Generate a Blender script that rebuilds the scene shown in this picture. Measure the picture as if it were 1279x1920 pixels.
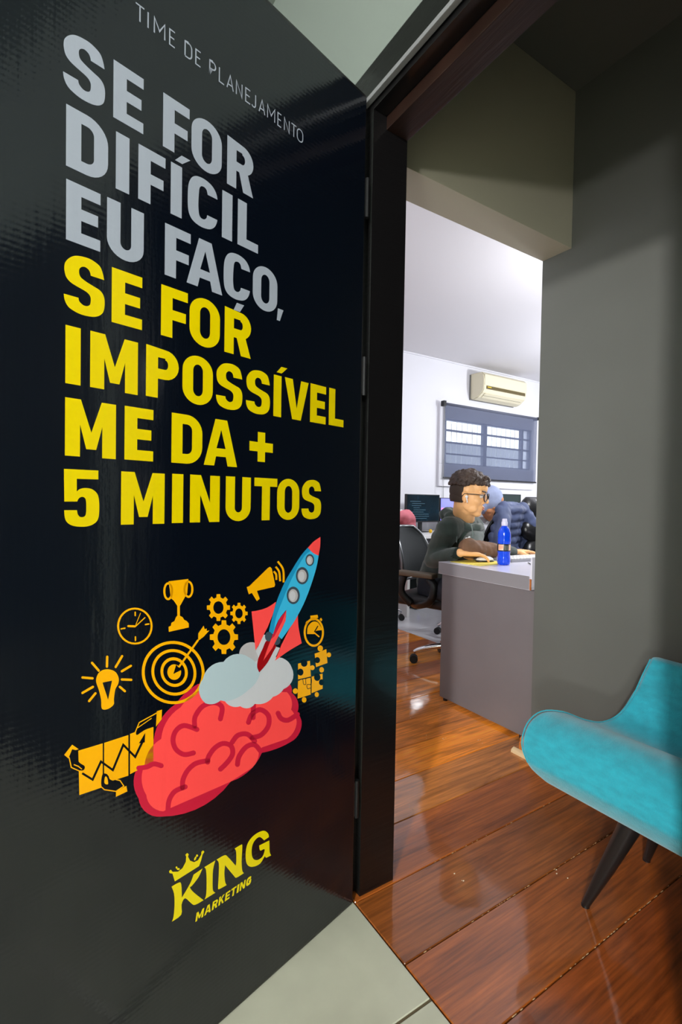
import bpy, bmesh, math, random
import numpy as np
from mathutils import Vector, Matrix, noise

for o in list(bpy.data.objects): bpy.data.objects.remove(o)
SC = bpy.context.scene
COL = SC.collection
random.seed(7)
V = Vector

# ---------------------------------------------------------------- camera
F, YAW, PITCH, ROLL, CH = 921.737, 1.0027466, 0.0220223, -0.0169265, 1.0725
fw = V((math.cos(YAW)*math.cos(PITCH), math.sin(YAW)*math.cos(PITCH), -math.sin(PITCH)))
rt = V((math.sin(YAW), -math.cos(YAW), 0)); dn = fw.cross(rt)
c_, s_ = math.cos(ROLL), math.sin(ROLL)
rr = rt*c_ + dn*s_; dd = -rt*s_ + dn*c_
cam = bpy.data.cameras.new('camera'); co = bpy.data.objects.new('camera', cam); COL.objects.link(co)
co.matrix_world = Matrix(((rr.x, -dd.x, -fw.x, 0), (rr.y, -dd.y, -fw.y, 0), (rr.z, -dd.z, -fw.z, CH), (0, 0, 0, 1)))
cam.sensor_fit = 'VERTICAL'; cam.sensor_height = 24; cam.sensor_width = 16
cam.lens = F/1920*24; cam.clip_start = .02
SC.camera = co

# ---------------------------------------------------------------- world, lamps, exposure
w = bpy.data.worlds.new('sky'); SC.world = w; w.use_nodes = True
bgn = w.node_tree.nodes['Background']; bgn.inputs[0].default_value = (.86, .92, 1, 1); bgn.inputs[1].default_value = 9
SC.view_settings.view_transform = 'Standard'; SC.view_settings.look = 'None'
SC.view_settings.gamma = 1; SC.view_settings.use_curve_mapping = False
SC.view_settings.exposure = 0.0

def lamp(name, loc, power, radius, col):
    l = bpy.data.lights.new(name, 'POINT'); l.energy = power; l.shadow_soft_size = radius; l.color = col
    o = bpy.data.objects.new(name, l); o.location = loc; COL.objects.link(o); return o
def area(name, loc, power, sx, sy, col, rot=(0, 0, 0)):
    l = bpy.data.lights.new(name, 'AREA'); l.shape = 'RECTANGLE'; l.size = sx; l.size_y = sy; l.energy = power; l.color = col
    o = bpy.data.objects.new(name, l); o.location = loc; o.rotation_euler = rot; COL.objects.link(o); return o
lamp('hall_lamp', (-2.6, -1.6, 2.37), 610, .10, (1, .975, .965))
lamp('hall_fill_light', (-2.7, -1.65, 1.15), 210, .12, (1, .975, .965))  # added fill with no known source, brightens the lower poster
lamp('office_lamp', (1.15, 2.5, 2.0), 4, .06, (.96, .97, 1))
lamp('office_lamp', (4.9, 2.2, 1.95), 105, .10, (.94, .96, 1))
lamp('office_lamp', (3.1, 1.55, 2.0), 62, .08, (.96, .97, 1))

# ---------------------------------------------------------------- materials
def lin(c): return tuple(((x/255)/12.92 if x/255 <= .04045 else ((x/255+.055)/1.055)**2.4) for x in c)
MATS = {}
def mat(name, rgb=(128, 128, 128), rough=.5, metal=0, bump=None, var=None, coat=0, sheen=0, trans=0, emit=0, spec=.5, alpha=1, objcol=False, ior=1.45):
    if name in MATS: return MATS[name]
    m = bpy.data.materials.new(name); m.use_nodes = True; nt = m.node_tree; N = nt.nodes; L = nt.links
    p = N['Principled BSDF']; col = (*lin(rgb), 1)
    p.inputs['Base Color'].default_value = col; p.inputs['Roughness'].default_value = rough; p.inputs['Metallic'].default_value = metal
    p.inputs['Coat Weight'].default_value = coat; p.inputs['Coat Roughness'].default_value = .05
    p.inputs['Sheen Weight'].default_value = sheen; p.inputs['Transmission Weight'].default_value = trans
    p.inputs['Specular IOR Level'].default_value = spec; p.inputs['IOR'].default_value = ior; p.inputs['Alpha'].default_value = alpha
    if emit: p.inputs['Emission Color'].default_value = col; p.inputs['Emission Strength'].default_value = emit
    tc = N.new('ShaderNodeTexCoord')
    if var:   # (scale, amount, (sx,sy,sz))
        mp = N.new('ShaderNodeMapping'); mp.inputs['Scale'].default_value = var[2] if len(var) > 2 else (1, 1, 1)
        nz = N.new('ShaderNodeTexNoise'); nz.inputs['Scale'].default_value = var[0]; nz.inputs['Detail'].default_value = 6
        L.new(tc.outputs['Object'], mp.inputs[0]); L.new(mp.outputs[0], nz.inputs[0])
        mr = N.new('ShaderNodeMapRange'); mr.inputs[3].default_value = 1-var[1]; mr.inputs[4].default_value = 1+var[1]
        mr.inputs[1].default_value = .3; mr.inputs[2].default_value = .7
        L.new(nz.outputs[0], mr.inputs[0])
        vm = N.new('ShaderNodeVectorMath'); vm.operation = 'SCALE'; vm.inputs[0].default_value = col[:3]
        L.new(mr.outputs[0], vm.inputs['Scale']); L.new(vm.outputs[0], p.inputs['Base Color'])
    if bump:  # (scale, strength, (sx,sy,sz))
        mp = N.new('ShaderNodeMapping'); mp.inputs['Scale'].default_value = bump[2] if len(bump) > 2 else (1, 1, 1)
        nz = N.new('ShaderNodeTexNoise'); nz.inputs['Scale'].default_value = bump[0]; nz.inputs['Detail'].default_value = 4
        L.new(tc.outputs['Object'], mp.inputs[0]); L.new(mp.outputs[0], nz.inputs[0])
        b = N.new('ShaderNodeBump'); b.inputs['Strength'].default_value = bump[1]; b.inputs['Distance'].default_value = .002
        L.new(nz.outputs[0], b.inputs['Height']); L.new(b.outputs[0], p.inputs['Normal'])
    MATS[name] = m; return m

def wood_mat(name):
    m = bpy.data.materials.new(name); m.use_nodes = True; nt = m.node_tree; N = nt.nodes; L = nt.links; p = N['Principled BSDF']
    tc = N.new('ShaderNodeTexCoord'); oi = N.new('ShaderNodeObjectInfo')
    add = N.new('ShaderNodeVectorMath'); add.operation = 'ADD'; cmb = N.new('ShaderNodeCombineXYZ')
    mul = N.new('ShaderNodeMath'); mul.operation = 'MULTIPLY'; mul.inputs[1].default_value = 37
    L.new(oi.outputs['Random'], mul.inputs[0]); L.new(mul.outputs[0], cmb.inputs[0]); L.new(mul.outputs[0], cmb.inputs[2])
    L.new(tc.outputs['Object'], add.inputs[0]); L.new(cmb.outputs[0], add.inputs[1])
    mp = N.new('ShaderNodeMapping'); mp.inputs['Scale'].default_value = (1.3, 9, 4); L.new(add.outputs[0], mp.inputs[0])
    n1 = N.new('ShaderNodeTexNoise'); n1.inputs['Scale'].default_value = 1.6; n1.inputs['Detail'].default_value = 8; n1.inputs['Roughness'].default_value = .62; n1.inputs['Distortion'].default_value = .9
    L.new(mp.outputs[0], n1.inputs[0])
    mp2 = N.new('ShaderNodeMapping'); mp2.inputs['Scale'].default_value = (3, 90, 10); L.new(add.outputs[0], mp2.inputs[0])
    n2 = N.new('ShaderNodeTexNoise'); n2.inputs['Scale'].default_value = 1.5; n2.inputs['Detail'].default_value = 5; L.new(mp2.outputs[0], n2.inputs[0])
    cr = N.new('ShaderNodeValToRGB'); e = cr.color_ramp.elements
    e[0].position = .32; e[0].color = (.70, .62, .55, 1); e[1].position = .66; e[1].color = (1.75, 1.7, 1.5, 1)
    x = cr.color_ramp.elements.new(.47); x.color = (1.2, 1.15, 1.0, 1)
    L.new(n1.outputs[0], cr.inputs[0])
    mr = N.new('ShaderNodeMapRange'); mr.inputs[1].default_value = .3; mr.inputs[2].default_value = .7; mr.inputs[3].default_value = .62; mr.inputs[4].default_value = 1.22
    L.new(n2.outputs[0], mr.inputs[0])
    m1 = N.new('ShaderNodeVectorMath'); m1.operation = 'MULTIPLY'; L.new(cr.outputs[0], m1.inputs[0]); L.new(oi.outputs['Color'], m1.inputs[1])
    m2 = N.new('ShaderNodeVectorMath'); m2.operation = 'SCALE'; L.new(m1.outputs[0], m2.inputs[0]); L.new(mr.outputs[0], m2.inputs['Scale'])
    # fine pale scratches
    mp3 = N.new('ShaderNodeMapping'); mp3.inputs['Scale'].default_value = (9, 22, 9); mp3.inputs['Rotation'].default_value = (0, 0, .6); L.new(add.outputs[0], mp3.inputs[0])
    n3 = N.new('ShaderNodeTexNoise'); n3.inputs['Scale'].default_value = 2.2; n3.inputs['Detail'].default_value = 2; n3.inputs['Distortion'].default_value = 2.5; L.new(mp3.outputs[0], n3.inputs[0])
    r3 = N.new('ShaderNodeValToRGB'); q = r3.color_ramp.elements; q[0].position = .495; q[0].color = (0, 0, 0, 1); q[1].position = .505; q[1].color = (0, 0, 0, 1)
    z = r3.color_ramp.elements.new(.5); z.color = (.14, .14, .14, 1); L.new(n3.outputs[0], r3.inputs[0])
    mx = N.new('ShaderNodeMix'); mx.data_type = 'RGBA'; L.new(r3.outputs[0], mx.inputs[0]); L.new(m2.outputs[0], mx.inputs[6]); mx.inputs[7].default_value = (.45, .2, .08, 1)
    L.new(mx.outputs[2], p.inputs['Base Color'])
    p.inputs['Roughness'].default_value = .4; p.inputs['Specular IOR Level'].default_value = .3; p.inputs['Coat Weight'].default_value = 1; p.inputs['Coat Roughness'].default_value = .08; p.inputs['Coat IOR'].default_value = 1.6
    n4 = N.new('ShaderNodeTexNoise'); n4.inputs['Scale'].default_value = 7; n4.inputs['Detail'].default_value = 3; L.new(add.outputs[0], n4.inputs[0])
    b = N.new('ShaderNodeBump'); b.inputs['Strength'].default_value = .22; b.inputs['Distance'].default_value = .006; L.new(n4.outputs[0], b.inputs['Height'])
    L.new(b.outputs[0], p.inputs['Normal']); L.new(b.outputs[0], p.inputs['Coat Normal'])
    return m
M_WOOD = wood_mat('varnished_wood')
M_PAINT = mat('grey_wall_paint', (92, 93, 88), .62, bump=(60, .15), var=(2.2, .06))
M_HALL = mat('hall_wall_paint', (120, 128, 122), .6, bump=(50, .1))
M_WHITE = mat('white_wall_paint', (226, 226, 232), .7, bump=(50, .1))
M_CEIL = mat('white_ceiling_paint', (205, 203, 206), .8)
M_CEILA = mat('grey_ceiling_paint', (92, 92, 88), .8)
M_BEAM = mat('olive_beam_lightened', (182, 177, 156), .62, bump=(60, .15))  # pier wall paint lightened in colour to stand for light on the beam
M_BLACKWOOD = mat('black_painted_wood', (14, 13, 14), .28, bump=(8, .5, (1, 1, 14)), coat=.4)
M_SOFFIT = mat('dark_stained_wood', (34, 20, 15), .35, bump=(8, .5, (14, 1, 1)), var=(8, .35, (12, 1, 1)))
M_TILE = mat('pale_stone_tile', (186, 185, 166), .32, var=(5, .13), bump=(9, .15))
M_GROUT = mat('tile_grout', (96, 84, 62), .8)
M_SUB = mat('dark_subfloor', (20, 15, 11), .9)
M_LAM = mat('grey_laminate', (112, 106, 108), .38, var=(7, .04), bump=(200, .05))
M_LAMTOP = mat('grey_laminate_top_sheen', (226, 224, 236), .22)  # grey laminate, reflected light on the top put into a lighter colour
M_OAK = mat('honey_wood', (182, 104, 42), .35, var=(9, .2, (1, 1, 6)), coat=.4)
M_CREAM = mat('cream_wood', (214, 184, 142), .4)
M_TEAL = mat('teal_velvet', (20, 150, 168), .75, sheen=.4, bump=(120, .7, (1, 6, 1)), var=(14, .13, (1, 2, 5)))
M_LEG = mat('black_wood_leg', (22, 22, 22), .35, coat=.3)
M_CHROME = mat('chrome', (220, 220, 222), .1, 1)
M_GREYMETAL = mat('grey_metal', (120, 122, 124), .3, .8)
M_BLACK = mat('black_plastic', (18, 18, 20), .38)
M_MESH = mat('black_mesh_fabric', (34, 38, 40), .8, bump=(400, .8))
M_LEATHER = mat('black_leather', (24, 24, 26), .3, bump=(60, .6))
M_PLWHITE = mat('white_plastic', (228, 228, 226), .35)
M_IVORY = mat('ivory_plastic', (222, 214, 186), .4)
M_HOODIE = mat('dark_green_fleece', (56, 68, 62), .95, sheen=.25, bump=(180, .6), var=(12, .12))
M_SKIN = mat('skin', (240, 182, 122), .5, var=(20, .05), bump=(90, .1))
M_SKIN2 = mat('tan_skin', (190, 128, 88), .5)
M_HAIR = mat('dark_brown_hair', (66, 52, 44), .6, bump=(90, 1), var=(30, .3))
M_FADE = mat('short_faded_hair', (62, 50, 42), .85, bump=(300, .5))
M_DENIM = mat('dark_trousers', (34, 38, 48), .9)
M_NAVY = mat('quilted_navy', (70, 80, 112), .7, bump=(50, .5), var=(8, .25))
M_HOOD2 = mat('pale_blue_hood', (150, 160, 192), .85, bump=(60, .6), var=(16, .15))
M_GSWEAT = mat('light_grey_sweatshirt', (186, 188, 194), .9, bump=(60, .5))
M_BROWNSL = mat('brown_sleeve', (108, 78, 56), .8, bump=(90, .5), var=(14, .2))
M_PINK = mat('pink_cotton', (214, 120, 132), .85, bump=(40, .6))
M_RED = mat('red_cushion', (206, 76, 68), .8)
M_TAUPE = mat('taupe_plastic', (104, 90, 72), .5)
def add_ribs(m, sc=260, st=.12):
    nt = m.node_tree; N = nt.nodes; L = nt.links; p = N['Principled BSDF']
    tc = N.new('ShaderNodeTexCoord'); wv = N.new('ShaderNodeTexWave'); wv.bands_direction = 'Z'; wv.inputs['Scale'].default_value = 34
    wv.inputs['Distortion'].default_value = .6
    nz = N.new('ShaderNodeTexNoise'); nz.inputs['Scale'].default_value = 5; mp = N.new('ShaderNodeMapping'); mp.inputs['Scale'].default_value = (14, 14, 1.2)
    L.new(tc.outputs['Object'], mp.inputs[0]); L.new(mp.outputs[0], nz.inputs[0]); L.new(tc.outputs['Object'], wv.inputs[0])
    n5 = N.new('ShaderNodeTexNoise'); n5.inputs['Scale'].default_value = 160; n5.inputs['Detail'].default_value = 2; L.new(tc.outputs['Object'], n5.inputs[0])
    b0 = N.new('ShaderNodeBump'); b0.inputs['Strength'].default_value = .16; b0.inputs['Distance'].default_value = .0006; L.new(n5.outputs[0], b0.inputs['Height'])
    b1 = N.new('ShaderNodeBump'); b1.inputs['Strength'].default_value = st; b1.inputs['Distance'].default_value = .00035; L.new(wv.outputs[0], b1.inputs['Height'])
    b2 = N.new('ShaderNodeBump'); b2.inputs['Strength'].default_value = .15; b2.inputs['Distance'].default_value = .002; L.new(nz.outputs[0], b2.inputs['Height'])
    L.new(b0.outputs[0], b1.inputs['Normal']); L.new(b1.outputs[0], b2.inputs['Normal']); L.new(b2.outputs[0], p.inputs['Normal'])
M_VINYL = mat('glossy_dark_vinyl', (6, 11, 20), .12, spec=.85); add_ribs(M_VINYL)
PRINT = {}
for k, c in dict(white=(150, 156, 168), yellow=(214, 190, 0), amber=(242, 170, 4), logoyellow=(226, 206, 6), coral=(252, 76, 74), crimson=(196, 30, 58),
                 cloudblue=(172, 190, 198), cloudwhite=(194, 194, 200), cloudgrey=(176, 172, 175), cyan=(58, 178, 222), bluedark=(30, 142, 190),
                 slate=(60, 74, 86), darkred=(150, 8, 14), black=(8, 11, 18)).items():
    PRINT[k] = mat('print_'+k, c, .2, spec=.4); add_ribs(PRINT[k], st=.06)

# ---------------------------------------------------------------- helpers
def link(o, parent=None):
    COL.objects.link(o)
    if parent: o.parent = parent; o.matrix_parent_inverse = parent.matrix_basis.inverted()
    return o
def tag(o, label=None, cat=None, group=None, kind=None):
    if label: o['label'] = label
    if cat: o['category'] = cat
    if group: o['group'] = group
    if kind: o['kind'] = kind
    return o
def empty(name, loc, label, cat, group=None):
    o = bpy.data.objects.new(name, None); o.location = loc; o.empty_display_size = .1; COL.objects.link(o); return tag(o, label, cat, group)
def build(name, bm, m, parent=None, smooth=False, auto=None):
    me = bpy.data.meshes.new(name); bmesh.ops.recalc_face_normals(bm, faces=bm.faces); bm.to_mesh(me); bm.free(); me.materials.append(m)
    if smooth:
        for f in me.polygons: f.use_smooth = True
        if auto:
            try: me.set_sharp_from_angle(angle=math.radians(auto))
            except Exception: pass
    return link(bpy.data.objects.new(name, me), parent)
def NB(): return bmesh.new()
def box(bm, x0, x1, y0, y1, z0, z1, bev=0, seg=2, M=None):
    r = bmesh.ops.create_cube(bm, size=1); vs = r['verts']
    for v in vs: v.co = V((x0+(v.co.x+.5)*(x1-x0), y0+(v.co.y+.5)*(y1-y0), z0+(v.co.z+.5)*(z1-z0)))
    if bev:
        es = list({e for v in vs for e in v.link_edges})
        r = bmesh.ops.bevel(bm, geom=es, offset=bev, segments=seg, profile=.7, affect='EDGES'); vs = list({v for f in r['faces'] for v in f.verts}|{v for v in vs if v.is_valid})
    if M is not None: bmesh.ops.transform(bm, matrix=M, verts=vs)
    return bm
def frameM(o, xdir, ydir=None, zdir=None):
    x = V(xdir).normalized()
    z = V(zdir) if zdir is not None else V((0, 0, 1))
    z = (z - x*z.dot(x)).normalized(); y = z.cross(x)
    return Matrix(((x.x, y.x, z.x, o[0]), (x.y, y.y, z.y, o[1]), (x.z, y.z, z.z, o[2]), (0, 0, 0, 1)))
def tube(bm, pts, rad, n=10, caps=True, smoothpath=False, flat=1):
    P = [V(p) for p in pts]
    if smoothpath: P = crom(P)
    m = len(P); R = rad if isinstance(rad, (list, tuple)) else [rad]*m
    if len(R) != m: R = [float(np.interp(i/(m-1), np.linspace(0, 1, len(R)), R)) for i in range(m)]
    rings = []; t0 = (P[1]-P[0]).normalized(); u = t0.orthogonal().normalized()
    for i, p in enumerate(P):
        t = ((P[min(i+1, m-1)]-p).normalized() + (p-P[max(i-1, 0)]).normalized()).normalized()
        u = (u - t*u.dot(t)).normalized(); v = t.cross(u)
        rings.append([bm.verts.new(p + u*R[i]*math.cos(a) + v*R[i]*flat*math.sin(a)) for a in [2*math.pi*k/n for k in range(n)]])
    for a, b in zip(rings, rings[1:]):
        for k in range(n): bm.faces.new((a[k], a[(k+1) % n], b[(k+1) % n], b[k]))
    if caps: bm.faces.new(rings[0][::-1]); bm.faces.new(rings[-1])
    return bm
def crom(P, n=6, closed=False):
    o = []; N_ = len(P); P = [V(p) for p in P]
    for i in range(N_ if closed else N_-1):
        g = (lambda k: P[k % N_]) if closed else (lambda k: P[min(max(k, 0), N_-1)])
        a, b, c, d = g(i-1), g(i), g(i+1), g(i+2)
        for k in range(n):
            t = k/n; o.append(.5*((2*b)+(c-a)*t+(2*a-5*b+4*c-d)*t*t+(3*b-a-3*c+d)*t**3))
    if not closed: o.append(P[-1])
    return o
def lathe(bm, prof, n=28, M=None):
    rings = []; vs = []
    for r, z in prof:
        if r < 1e-6: rings.append([bm.verts.new((0, 0, z))])
        else: rings.append([bm.verts.new((r*math.cos(2*math.pi*k/n), r*math.sin(2*math.pi*k/n), z)) for k in range(n)])
        vs += rings[-1]
    for a, b in zip(rings, rings[1:]):
        for k in range(n):
            q = [a[k % len(a)], a[(k+1) % n % len(a)], b[(k+1) % n % len(b)], b[k % len(b)]]
            q = list(dict.fromkeys(q))
            if len(q) > 2: bm.faces.new(q)
    for rg in (rings[0], rings[-1]):
        if len(rg) > 2: bm.faces.new(rg)
    if M is not None: bmesh.ops.transform(bm, matrix=M, verts=vs)
    return bm
_sc = {}
def sph(bm, c, r, n=12, M=None):
    m_ = max(6, n*2//3)
    if n not in _sc:
        _sc[n] = [[(math.sin(math.pi*j/m_)*math.cos(2*math.pi*i/n), math.sin(math.pi*j/m_)*math.sin(2*math.pi*i/n), math.cos(math.pi*j/m_)) for i in range(n)] for j in range(1, m_)]
    rr_ = (r, r, r) if isinstance(r, (int, float)) else r; c = V(c)
    def P(u):
        q = V((u[0]*rr_[0], u[1]*rr_[1], u[2]*rr_[2]))+c
        return bm.verts.new(M @ q if M is not None else q)
    R = [[P(u) for u in ring] for ring in _sc[n]]; a, b = P((0, 0, 1)), P((0, 0, -1)); F_ = bm.faces.new
    for i in range(n):
        k = (i+1) % n; F_((a, R[0][i], R[0][k])); F_((b, R[-1][k], R[-1][i]))
        for x, y in zip(R, R[1:]): F_((x[i], y[i], y[k], x[k]))
    return bm
def caps(bm, p0, r0, p1, r1, n=12, M=None):
    p0, p1 = V(p0), V(p1)
    if M is not None: p0, p1 = M @ p0, M @ p1
    k = max(2, int((p1-p0).length/.02)+1); tube(bm, [p0.lerp(p1, i/(k-1)) for i in range(k)], [r0+(r1-r0)*i/(k-1) for i in range(k)], n, caps=False); sph(bm, p0, r0, n); sph(bm, p1, r1, n); return bm
def remesh(name, bm, vox, m, parent, smooth=3, fac=.5, disp=None):
    bmesh.ops.recalc_face_normals(bm, faces=bm.faces)
    me = bpy.data.meshes.new(name); bm.to_mesh(me); bm.free(); o = bpy.data.objects.new(name, me); COL.objects.link(o)
    r = o.modifiers.new('r', 'REMESH'); r.mode = 'VOXEL'; r.voxel_size = vox
    s = o.modifiers.new('s', 'SMOOTH'); s.iterations = smooth; s.factor = fac
    nm = bpy.data.meshes.new_from_object(o.evaluated_get(bpy.context.evaluated_depsgraph_get()))
    bpy.data.objects.remove(o); nm.materials.clear(); nm.materials.append(m); nm.name = name
    if disp:
        n_ = len(nm.vertices); cs = np.empty(n_*3, 'f'); ns = np.empty(n_*3, 'f'); nm.vertices.foreach_get('co', cs); nm.vertex_normals.foreach_get('vector', ns)
        cs = cs.reshape(-1, 3); cs += ns.reshape(-1, 3)*np.array([disp(c) for c in cs.tolist()], 'f')[:, None]; nm.vertices.foreach_set('co', cs.ravel()); nm.update()
    for f in nm.polygons: f.use_smooth = True
    return link(bpy.data.objects.new(name, nm), parent)
_tmpc = {}
def fill(conts, to3):
    """even-odd filled flat polygon mesh (list of 2D contours) -> bmesh placed by to3"""
    cu = bpy.data.curves.new('c', 'CURVE'); cu.dimensions = '2D'; cu.fill_mode = 'BOTH'
    for c in conts:
        q = [c[0]]
        for p in c[1:]:
            if abs(p[0]-q[-1][0])+abs(p[1]-q[-1][1]) > 1e-6: q.append(p)
        if abs(q[0][0]-q[-1][0])+abs(q[0][1]-q[-1][1]) < 1e-6: q.pop()
        s = cu.splines.new('POLY'); s.points.add(len(q)-1); s.use_cyclic_u = True
        for i, p in enumerate(q): s.points[i].co = (p[0]*10, p[1]*10, 0, 1)
    o = bpy.data.objects.new('c', cu); COL.objects.link(o)
    me = bpy.data.meshes.new_from_object(o); bpy.data.objects.remove(o); bpy.data.curves.remove(cu)
    bm = NB(); bm.from_mesh(me); bpy.data.meshes.remove(me)
    for v in bm.verts: v.co = to3(v.co.x/10, v.co.y/10)
    return bm
def struct(name, bm, m, parent=None, **k):
    o = build(name, bm, m, parent, **k)
    if parent is None: o['kind'] = 'structure'
    return o
# ================================================================ THE SETTING
XD, XD2 = .76, .878          # doorway wall faces
YL, YR, ZH = 1.092, .225, 2.10   # clear opening of the frame
XW = 1.808                    # grey pier wall face
# --- floors
struct('subfloor_trim_1', box(NB(), .70, 6.3, -2.0, 4.2, -.06, -.031), M_SUB).name = 'trim_1'
fl = bpy.data.objects.new('floor', None); COL.objects.link(fl); fl['kind'] = 'structure'
def plank(x0, x1, y0, y1, c, i):
    o = build('plank', box(NB(), x0, x1, y0+.0014, y1-.0014, -.031, 0, .0018, 1), M_WOOD, fl); k_ = .86 if y1 < 1.3 else 2.0; o.color = (c[0]*k_, c[1]*k_*.92, c[2]*k_*.6, 1); return o  # far planks coloured lighter for the office light, near ones darker
js = [-1.93, -1.73, -1.53, -1.33, -1.13, -.93, -.73, -.53, -.34, -.15, .04, .24, .445, .645, .853, 1.058, 1.257, 1.4525, 1.64, 1.835, 2.03, 2.247, 2.451, 2.673, 2.872, 3.07, 3.27, 3.47, 3.67, 3.87, 4.108]
pc = {12: (.24, .058, .016), 13: (.27, .075, .02), 14: (.24, .075, .024), 15: (.30, .085, .022), 16: (.22, .085, .03), 17: (.44, .15, .02), 18: (.36, .125, .03),
      19: (.33, .12, .035), 20: (.42, .15, .022), 21: (.27, .09, .035), 22: (.42, .17, .03), 23: (.22, .07, .035), 24: (.44, .16, .018), 25: (.3, .1, .02)}
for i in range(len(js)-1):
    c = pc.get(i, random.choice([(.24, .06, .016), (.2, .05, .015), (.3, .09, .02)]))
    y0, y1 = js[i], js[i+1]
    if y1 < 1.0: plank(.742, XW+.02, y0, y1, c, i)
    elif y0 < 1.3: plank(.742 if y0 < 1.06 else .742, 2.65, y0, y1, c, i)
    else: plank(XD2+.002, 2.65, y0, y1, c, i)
# crumbled filler along the seams
bm = NB(); rg = random.Random(3)
for (yy, a, b, n) in ((.645, .85, 1.75, 60), (.853, .8, 1.7, 40), (.445, .9, 1.6, 14), (1.058, 1.0, 1.6, 16)):
    for k in range(n):
        x = rg.uniform(a, b); s = rg.uniform(.0012, .0032)
        q = bmesh.ops.create_icosphere(bm, subdivisions=1, radius=s)
        for v in q['verts']: v.co = V((v.co.x*1.8+x, v.co.y*.5+yy, v.co.z*.4-.0006))
f_ = build('seam_filler', bm, mat('pale_filler', (190, 150, 110), .9), fl); f_['kind'] = 'stuff'
# dust specks on planks by the desk
bm = NB()
for (x, y) in ((1.55, 1.66), (1.60, 1.60), (1.35, 1.75), (1.72, 1.50), (1.2, 1.55), (1.06, .98), (1.3, .83), (1.62, 1.86), (1.14, 1.30)):
    for k in range(3):
        q = bmesh.ops.create_icosphere(bm, subdivisions=1, radius=rg.uniform(.001, .0022)); ax, ay = x+rg.uniform(-.02, .02), y+rg.uniform(-.02, .02)
        for v in q['verts']: v.co = V((v.co.x*1.5+ax, v.co.y+ay, max(0, v.co.z*.6+.0005)))
f_ = build('dust_specks', bm, mat('pale_dust', (225, 205, 180), .9), fl); f_['kind'] = 'stuff'
# white office floor
tiles_w = [(2.654+i*.61, 2.654+(i+1)*.61-.003, 1.31+j*.61, min(4.109, 1.31+(j+1)*.61-.003)) for i in range(6) for j in range(5)]
M_WTILE = mat('white_polished_tile', (216, 216, 220), .22)
for t in tiles_w: build('floor_tile', box(NB(), *t, -.03, 0, .0012, 1), M_WTILE, fl)
# hall tiles
TS = .50
for i in range(8):
    for j in range(8):
        x1 = .738-i*TS; y1 = 1.762-j*TS; y0 = y1-TS
        build('hall_tile', box(NB(), x1-TS+.004, x1, y0+.003, y1-.003, -.03, 0, .0015, 1), M_TILE, fl)
build('grout', box(NB(), -3.2, .739, -2.1, 1.75, -.035, -.0025), M_GROUT, fl)
# --- doorway wall (front), paint grey in hall
bm = NB(); box(bm, XD+.012, XD2-.012, YL+.05, 4.12, 0, 2.72); box(bm, XD+.012, XD2-.012, -2.0, YR-.05, 0, 2.72); box(bm, XD+.012, XD2-.012, YR-.05, YL+.05, ZH+.05, 2.72)
wf = struct('wall_front', bm, M_HALL)
# --- black door frame: jambs, head, stops, casings
fr = bpy.data.objects.new('black_woodwork', None); COL.objects.link(fr); fr['kind'] = 'structure'; fr['label'] = 'black painted door frame with rabbeted head and casings'
fr.name = 'trim_2'
build('jamb', box(NB(), XD+.002, XD2, YL-.024, YL+.05, 0, ZH+.05, .002), M_BLACKWOOD, fr)
build('jamb', box(NB(), XD+.002, XD2, YR-.05, YR+.024, 0, ZH+.05, .002), M_BLACKWOOD, fr)
build('head_jamb', box(NB(), XD+.002, XD2, YR+.024, YL-.024, ZH, ZH+.05, .001), M_BLACKWOOD, fr)
build('head_stop', box(NB(), XD+.045, XD2, YR+.024, YL-.024, ZH-.036, ZH-.0005, .002), M_SOFFIT, fr)
bm = NB(); box(bm, XD-.014, XD+.012, YR-.13, YL+.10, 2.125, 2.202, .003); build('casing', bm, M_BLACKWOOD, fr)
build('casing', box(NB(), XD-.014, XD+.0115, YL+.0, YL+.10, 0, 2.124, .003), M_BLACKWOOD, fr)
build('casing', box(NB(), XD-.014, XD+.0115, YR-.13, YR-.0, 0, 2.124, .003), M_BLACKWOOD, fr)
build('head_edge_strip', box(NB(), XD-.016, XD-.002, YR-.0, YL+.0, 2.114, 2.126, .002), mat('pale_grey_edge', (120, 120, 122), .4), fr)  # thin pale grey strip along the lower edge of the head casing
# --- grey pier wall at right, beam and dividing wall
bm = NB(); box(bm, XW, XW+.09, -2.0, 1.3033, 0, 2.70); box(bm, XW+.09, 6.3, 1.174, 1.3033, 0, 2.70); wr = struct('wall_right', bm, M_PAINT)
bm = NB(); box(bm, XD2-.02, XW, 1.1742, 1.3030, 2.085, 2.70, .002); bb = struct('beam', bm, M_BEAM); bb.name = 'trim_3'
struct('wall_side', box(NB(), XD2-.012, XW, -2.05, -1.95, -.06, 2.72), mat('bounce_cut_dark', (30, 30, 30), .7)).name = 'wall_near'  # unseen wall, coloured dark to cut bounce light in the room
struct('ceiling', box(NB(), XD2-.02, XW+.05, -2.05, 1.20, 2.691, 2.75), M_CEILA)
struct('ceiling_office', box(NB(), XD2-.02, 6.35, 1.201, 4.2, 2.69, 2.75), M_CEIL).name = 'ceiling_2'
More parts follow.
